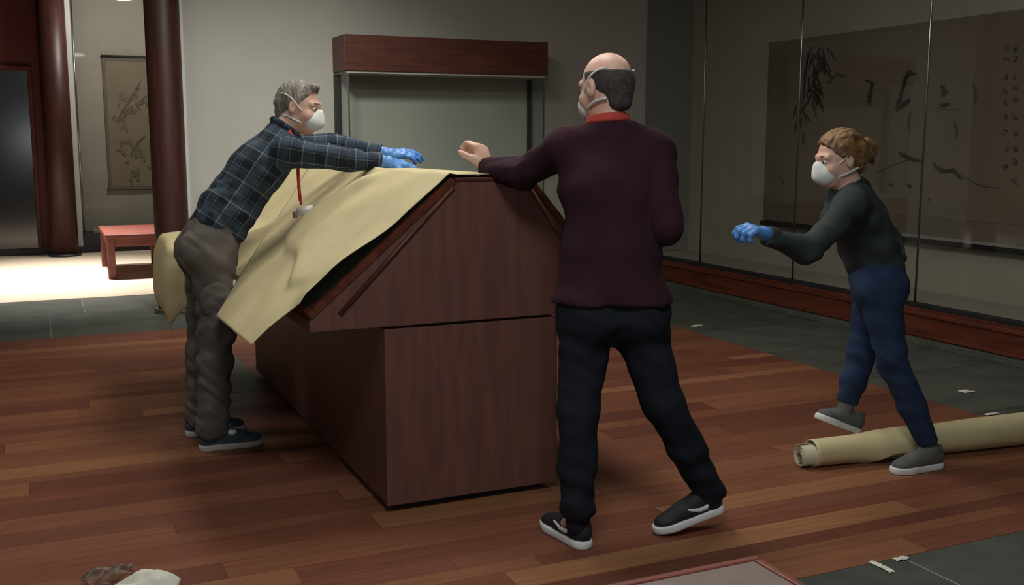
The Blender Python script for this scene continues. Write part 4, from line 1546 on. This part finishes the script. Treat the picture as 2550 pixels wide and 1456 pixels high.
# ------------------------------------------------------------------ the man in the maroon sweater
def man_maroon():
    J = dict(
        an_l=at(1438, 1262, 3.745), kn_l=at(1440, 1015, 3.76), hip_l=at(1462, 775, 3.78),
        an_r=np.array([2.232, 3.14, 0.145]), kn_r=at(1650, 1000, 3.80), hip_r=at(1582, 778, 3.80),
        pel=at(1522, 730, 3.79), waist=at(1520, 640, 3.79), chest=at(1520, 470, 3.80), neck=at(1515, 318, 3.82),
        sh_l=at(1405, 372, 3.83), el_l=at(1300, 432, 4.02), wr_l=at(1212, 420, 4.19),
        sh_r=at(1632, 378, 3.80), el_r=at(1660, 568, 3.72), wr_r=at(1585, 560, 3.98))
    P = empty('person', (1.85, 3.15, 0), 'person in maroon sweater seen from behind with one arm on the case', 'person')
    fwd = nrm((FW[0]*0.92-RT[0]*0.40, FW[1]*0.92-RT[1]*0.40, 0))
    H = Head(at(1508, 222, 3.82)+np.array([0, 0, 0.0]), nrm(FW*0.80-RT*0.60+np.array([0, 0, -0.02])), (0.02, 0.03, 1.0), 1.05)
    lat = nrm(J['sh_r']-J['sh_l'])
    bk = -fwd
    g = -0.014
    S = SDF(0.0055)
    torso(S, J, g, lat)
    hips(S, J, g, back=bk)
    for q in 'lr':
        limbs(S, [(J['hip_'+q], 0.084), (J['kn_'+q], 0.052), (J['an_'+q], 0.038)])
        limbs(S, [(J['sh_'+q], 0.050), (J['el_'+q], 0.040), (J['wr_'+q], 0.028)])
    fl_, fr_ = nrm((-0.08, 1.0, 0)), nrm((-0.96, 0.12, -0.22))
    S.cap(J['an_l']+(0, 0, -0.05), J['an_l']+fl_*0.11+(0, 0, -0.105), 0.032, 0.022)
    S.cap(J['an_r']+(0, 0, -0.05), J['an_r']+fr_*0.11+(0, 0, -0.055), 0.032, 0.024)
    # left hand: a loose fist standing on the case top
    hd_, nb_ = nrm(J['wr_l']-J['el_l'])*0.35+np.array([-0.05, 0.05, 0.9]), nrm((0.45, -0.85, 0.15))
    hand(S, J['wr_l'], hd_, nb_, -1, 1.2, 1.05, 0.001)
    hand(S, J['wr_r'], nrm(J['wr_r']-J['el_r']), (0.9, 0.2, 0.4), -1, 0.6, 1.0, 0.0)
    H.skin(S, J['neck'])
    body = S.mesh('body', M['skin'], P)
    H.eyes(body)
    for sg in (-1, 1):
        tube('eyebrow', [H.p(sg*0.012, 0.0985, 0.034), H.p(sg*0.032, 0.0930, 0.038), H.p(sg*0.050, 0.079, 0.033)], [0.004, 0.005, 0.003], M['hairdark'], body, 6)
    # cropped hair: a band round the back and sides under a bald crown
    S = SDF(0.0035)
    S.ell(H.p(0, -0.014, 0.030), H.ax, np.array([0.079, 0.100, 0.088])*1.05, 0.01)
    S.cap(H.p(0, -0.075, 0.01), H.p(0, -0.070, -0.055), 0.045, 0.036, 0.02, H.r, 1.35)

    def hl(X, Y, Z):
        y = (X-H.c[0])*H.f[0]+(Y-H.c[1])*H.f[1]+(Z-H.c[2])*H.f[2]
        z = (X-H.c[0])*H.u[0]+(Y-H.c[1])*H.u[1]+(Z-H.c[2])*H.u[2]
        a = z-0.052-0.10*(y+0.10)
        b = y-0.018-0.4*(z-0.02)
        c = np.minimum(-z-0.012, y+0.035)
        return np.maximum(np.maximum(a, b), c)
    S.fnmax(hl, H.c-0.3, H.c+0.3)
    S.mesh('hair', M['hairdark'], P)
    H.mask(P)
    # sweater
    S = SDF(0.0065)
    torso(S, J, 0.006, lat, belly=1.10)
    S.cap(J['pel'], J['pel']+(0, 0, -0.06), 0.142, 0.148, 0.04, lat, 1.36)
    hips(S, J, 0.017, back=bk)
    for q in 'lr':
        limbs(S, [(J['sh_'+q], 0.070), (J['el_'+q], 0.060), (J['wr_'+q], 0.048)], 0.015)
    S.cut(J['pel']+(0, 0, -0.025), (0, 0, -1), 0.35)
    nd = nrm(H.c-J['neck'])
    S.cut(J['neck']+nd*0.010, nd, 0.085)
    for q in 'lr':
        wd = nrm(J['wr_'+q]-J['el_'+q])
        S.cut(J['wr_'+q]-wd*0.004, wd, 0.065)
    S.disp(wrinkle(0.0028, 30, (0.6, 0, 1), (1, 0.3, 0.2), None, 1.5))
    S.disp(wrinkle(0.004, 60, (1, 0, 0.8), (0, 1, 1), vmask(J['el_l'], 0.16), 2.5))
    sw = S.mesh('sweater', M['maroon'], P)
    for q in 'lr':
        wd = nrm(J['wr_'+q]-J['el_'+q])
        S = SDF(0.0045)
        S.cap(J['wr_'+q]-wd*0.045, J['wr_'+q]-wd*0.006, 0.047, 0.044, 0.004)
        S.cut(J['wr_'+q]-wd*0.002, wd, 0.06)
        S.cut(J['wr_'+q]-wd*0.055, -wd, 0.06)
        S.mesh('cuff', M['maroon'], sw)
    S = SDF(0.004)
    side = nrm(np.cross(nd, fwd))
    fr2 = nrm(np.cross(side, nd))
    pts = [J['neck']+nd*0.022+0.071*side*math.cos(t)+0.071*fr2*math.sin(t) for t in np.linspace(0, 2*math.pi, 25)]
    for a, b in zip(pts[:-1], pts[1:]):
        S.cap(a, b, 0.011, 0.011, 0.004)
        S.cap(a+nd*0.014, b+nd*0.014, 0.008, 0.008, 0.004)
    S.mesh('collar', M['redcollar'], P)
    # trousers
    S = SDF(0.0065)
    hips(S, J, 0.004, back=bk)
    S.cap(J['pel'], J['pel']+(0, 0, 0.03), 0.120, 0.118, 0.04, lat, 1.28)
    for q in 'lr':
        limbs(S, [(J['hip_'+q], 0.106), (J['kn_'+q], 0.074), (J['an_'+q]*0.55+J['kn_'+q]*0.45, 0.066), (J['an_'+q], 0.062)], 0.025)
    S.cut(J['an_l']+(0, 0, -0.045), (0, 0, -1), 0.10)
    dn = nrm(J['an_r']-J['kn_r'])
    S.cut(J['an_r']+dn*0.035, dn, 0.10)
    S.cut(J['pel']+(0, 0, 0.05), (0, 0, 1), 0.3)
    S.disp(wrinkle(0.0040, 45, (0.3, 0, 1), (1, 0.4, 0), lambda x, y, z: 0.4+np.exp(-((z-0.20)/0.15)**2)+0.6*np.exp(-((z-0.74)/0.1)**2), 3.0))
    S.mesh('trousers', M['navy'], P)

    for a_, b_ in ((J['an_l'], J['an_l']+(0, 0, -0.07)), (J['an_r'], J['an_r']+(0.01, 0, -0.06))):
        S = SDF(0.0045)
        S.cap(a_, b_, 0.043, 0.040, 0.01)
        S.mesh('sock', M['navy'], P)

    def tick(Pf, s_, ax):
        for sg in (-1, 1):
            pts = [Pf(sg*0.0375, 0.060, 0.070), Pf(sg*0.040, 0.085, 0.050), Pf(sg*0.0425, 0.115, 0.050), Pf(sg*0.041, 0.160, 0.066)]
            tube('side_mark', pts, [0.002, 0.010, 0.009, 0.003], M['sole'], s_, 8, (ax[2], 0.004))
    hl_ = onz(1458, 1372)
    shoe(P, (hl_[0]+0.012, hl_[1]+0.005, 0), (-0.10, 1.0, 0), (0, 0, 1), 0.295, 'shoeblack', 'sole', extra=tick, lace=False)
    tr_ = np.array([2.295, 3.13, 0.068])
    shoe(P, tr_, (-0.965, 0.12, -0.225), (-0.24, 0.03, 1), 0.295, 'shoeblack', 'sole', extra=tick, lace=False)


# ------------------------------------------------------------------ the woman stepping over the roll
def woman():
    J = dict(
        an_l=onY(2318, 1118, 3.34), kn_l=onY(2222, 900, 3.40), hip_l=onY(2188, 715, 3.44),
        an_r=onY(2104, 1020, 3.68), kn_r=onY(2148, 872, 3.66), hip_r=onY(2178, 712, 3.62),
        pel=onY(2180, 672, 3.53), waist=onY(2165, 612, 3.53), chest=onY(2125, 535, 3.53), neck=onY(2112, 468, 3.53),
        sh_l=onY(2118, 512, 3.38), el_l=onY(2010, 625, 3.33), wr_l=onY(1905, 582, 3.30),
        sh_r=onY(2128, 505, 3.68), el_r=onY(2215, 590, 3.76), wr_r=onY(2235, 650, 3.62))
    P = empty('person', (3.45, 3.5, 0), 'person in dark sweater and blue jeans stepping over the paper roll', 'person')
    H = Head(onY(2088, 398, 3.53), nrm(-RT*0.96-FW*0.18+np.array([0, 0, -0.22])), (-0.12, 0, 1.0), 0.96)
    lat = (0.2, 1, 0)
    sc = 0.87
    bk = nrm((1, -0.2, 0.1))
    g = -0.013
    S = SDF(0.0055)
    torso(S, J, g, lat, sc)
    hips(S, J, g, sc, back=bk)
    for q in 'lr':
        limbs(S, [(J['hip_'+q], 0.078), (J['kn_'+q], 0.048), (J['an_'+q], 0.034)])
        limbs(S, [(J['sh_'+q], 0.040), (J['el_'+q], 0.032), (J['wr_'+q], 0.024)])
    ff_, fn_ = nrm((-0.92, 0.0, 0.39)), nrm((-1, 0.05, 0))
    S.cap(J['an_l']+(0, 0, -0.02), J['an_l']+fn_*0.10+(0, 0, -0.04), 0.030, 0.024)
    S.cap(J['an_r']+(0, 0, -0.03), J['an_r']+ff_*0.10+(-0.01, 0, -0.06), 0.030, 0.024)
    dl, dr2 = nrm(J['wr_l']-J['el_l']), nrm(J['wr_r']-J['el_r'])
    nbl, nbr = (0.1, -0.3, 1.0), (0.8, 0.2, 0.5)
    hand(S, J['wr_l'], dl, nbl, 1, 0.95, 0.90, -0.002)
    hand(S, J['wr_r'], dr2, nbr, -1, 0.6, 0.90, -0.002)
    H.skin(S, J['neck'])
    body = S.mesh('body', M['skin'], P)
    H.eyes(body)
    for sg in (-1, 1):
        tube('eyebrow', [H.p(sg*0.012, 0.0955, 0.032), H.p(sg*0.030, 0.0915, 0.036), H.p(sg*0.048, 0.078, 0.031)], [0.003, 0.0038, 0.002], M['hairblond'], body, 6)
    S = SDF(0.0038)
    S.ell(H.p(0, -0.018, 0.040), H.ax, (0.086, 0.106, 0.096), 0.01)
    S.cap(H.p(0, -0.085, 0.02), H.p(0, -0.075, -0.04), 0.052, 0.042, 0.03, H.r, 1.3)
    S.ell(H.p(0, -0.135, 0.020), H.ax, (0.052, 0.048, 0.050), 0.02)
    S.cap(H.p(0.02, -0.155, 0.0), H.p(0.05, -0.19, -0.055), 0.022, 0.008, 0.02)
    for sg in (-1, 1):
        S.cap(H.p(sg*0.074, 0.030, 0.020), H.p(sg*0.074, 0.006, -0.055), 0.012, 0.006, 0.012)

    def hl(X, Y, Z):
        y = (X-H.c[0])*H.f[0]+(Y-H.c[1])*H.f[1]+(Z-H.c[2])*H.f[2]
        z = (X-H.c[0])*H.u[0]+(Y-H.c[1])*H.u[1]+(Z-H.c[2])*H.u[2]
        return 0.80*(y-0.070)-0.60*(z-0.082)
    S.fnmax(hl, H.c-0.3, H.c+0.3)
    S.disp(wrinkle(0.0022, 170, H.r, H.f))
    S.mesh('hair', M['hairblond'], P)
    H.mask(P, (0.058, 0.052, 0.056))
    S = SDF(0.0065)
    torso(S, J, 0.008, lat, sc, belly=1.02)
    S.cap(J['neck'], J['neck']+(H.c-J['neck'])*0.25, 0.062, 0.058, 0.02)
    for q in 'lr':
        limbs(S, [(J['sh_'+q], 0.060), (J['el_'+q], 0.050), (J['wr_'+q], 0.038)], 0.025)
    S.cut(J['pel']+(0.0, 0, -0.045), (-0.15, 0, -1), 0.27)
    nd = nrm(H.c-J['neck'])
    S.cut(J['neck']+nd*0.030, nd, 0.08)
    S.cut(J['wr_l']-dl*0.010, dl, 0.06)
    S.cut(J['wr_r']-dr2*0.010, dr2, 0.06)
    S.disp(wrinkle(0.0045, 42, (0.4, 0, 1), (1, 0.3, 0.2), None, 4.5))
    sw = S.mesh('sweater', M['charcoal'], P)
    for q, d in (('l', dl), ('r', dr2)):
        S = SDF(0.0045)
        S.cap(J['wr_'+q]-d*0.045, J['wr_'+q]-d*0.012, 0.040, 0.037, 0.004)
        S.cut(J['wr_'+q]-d*0.008, d, 0.06)
        S.cut(J['wr_'+q]-d*0.055, -d, 0.06)
        S.mesh('cuff', M['charcoal'], sw)
        S = SDF(0.003)
        hand(S, J['wr_'+q], d, nbl if q == 'l' else nbr, 1 if q == 'l' else -1, 0.95 if q == 'l' else 0.6, 0.90, 0.002)
        S.cap(J['wr_'+q]-d*0.03, J['wr_'+q]+d*0.01, 0.031, 0.027, 0.012)
        S.cut(J['wr_'+q]-d*0.045, -d, 0.05)
        S.mesh('glove', M['glove'], P)
    S = SDF(0.0065)
    hips(S, J, 0.004, sc, back=bk)
    S.cap(J['pel'], J['pel']+(0, 0, 0.02), 0.104, 0.102, 0.04, lat, 1.28)
    for q in 'lr':
        limbs(S, [(J['hip_'+q], 0.095), (J['kn_'+q], 0.064), (J['an_'+q]*0.5+J['kn_'+q]*0.5, 0.058), (J['an_'+q], 0.045)], 0.025)
        dn = nrm(J['an_'+q]-J['kn_'+q])
        S.cut(J['an_'+q]-dn*0.035, dn, 0.09)
    S.cut(J['pel']+(0, 0, 0.04), (0, 0, 1), 0.25)
    S.disp(wrinkle(0.0035, 50, (0.4, 0, 1), (1, 0.4, 0), lambda x, y, z: 0.4+np.exp(-((z-0.48)/0.10)**2), 6.0))
    S.mesh('jeans', M['jeans'], P)
    # grey socks
    for q in 'lr':
        dn = nrm(J['an_'+q]-J['kn_'+q])
        S = SDF(0.0045)
        S.cap(J['an_'+q]-dn*0.06, J['an_'+q]+dn*0.03, 0.038, 0.036, 0.01)
        S.mesh('sock', M['shoegrey'], P)
    shoe(P, (J['an_l'][0]+0.055, J['an_l'][1]-0.01, 0), (-1, 0.05, 0), (0, 0, 1), 0.27, 'shoegrey', 'sole', lace=True)
    hr = onY(2134, 1082, 3.68)
    shoe(P, hr, (-0.92, 0.0, 0.39), (0.39, 0, 0.92), 0.265, 'shoegrey', 'sole', lace=True)


man_plaid()
man_maroon()
woman()
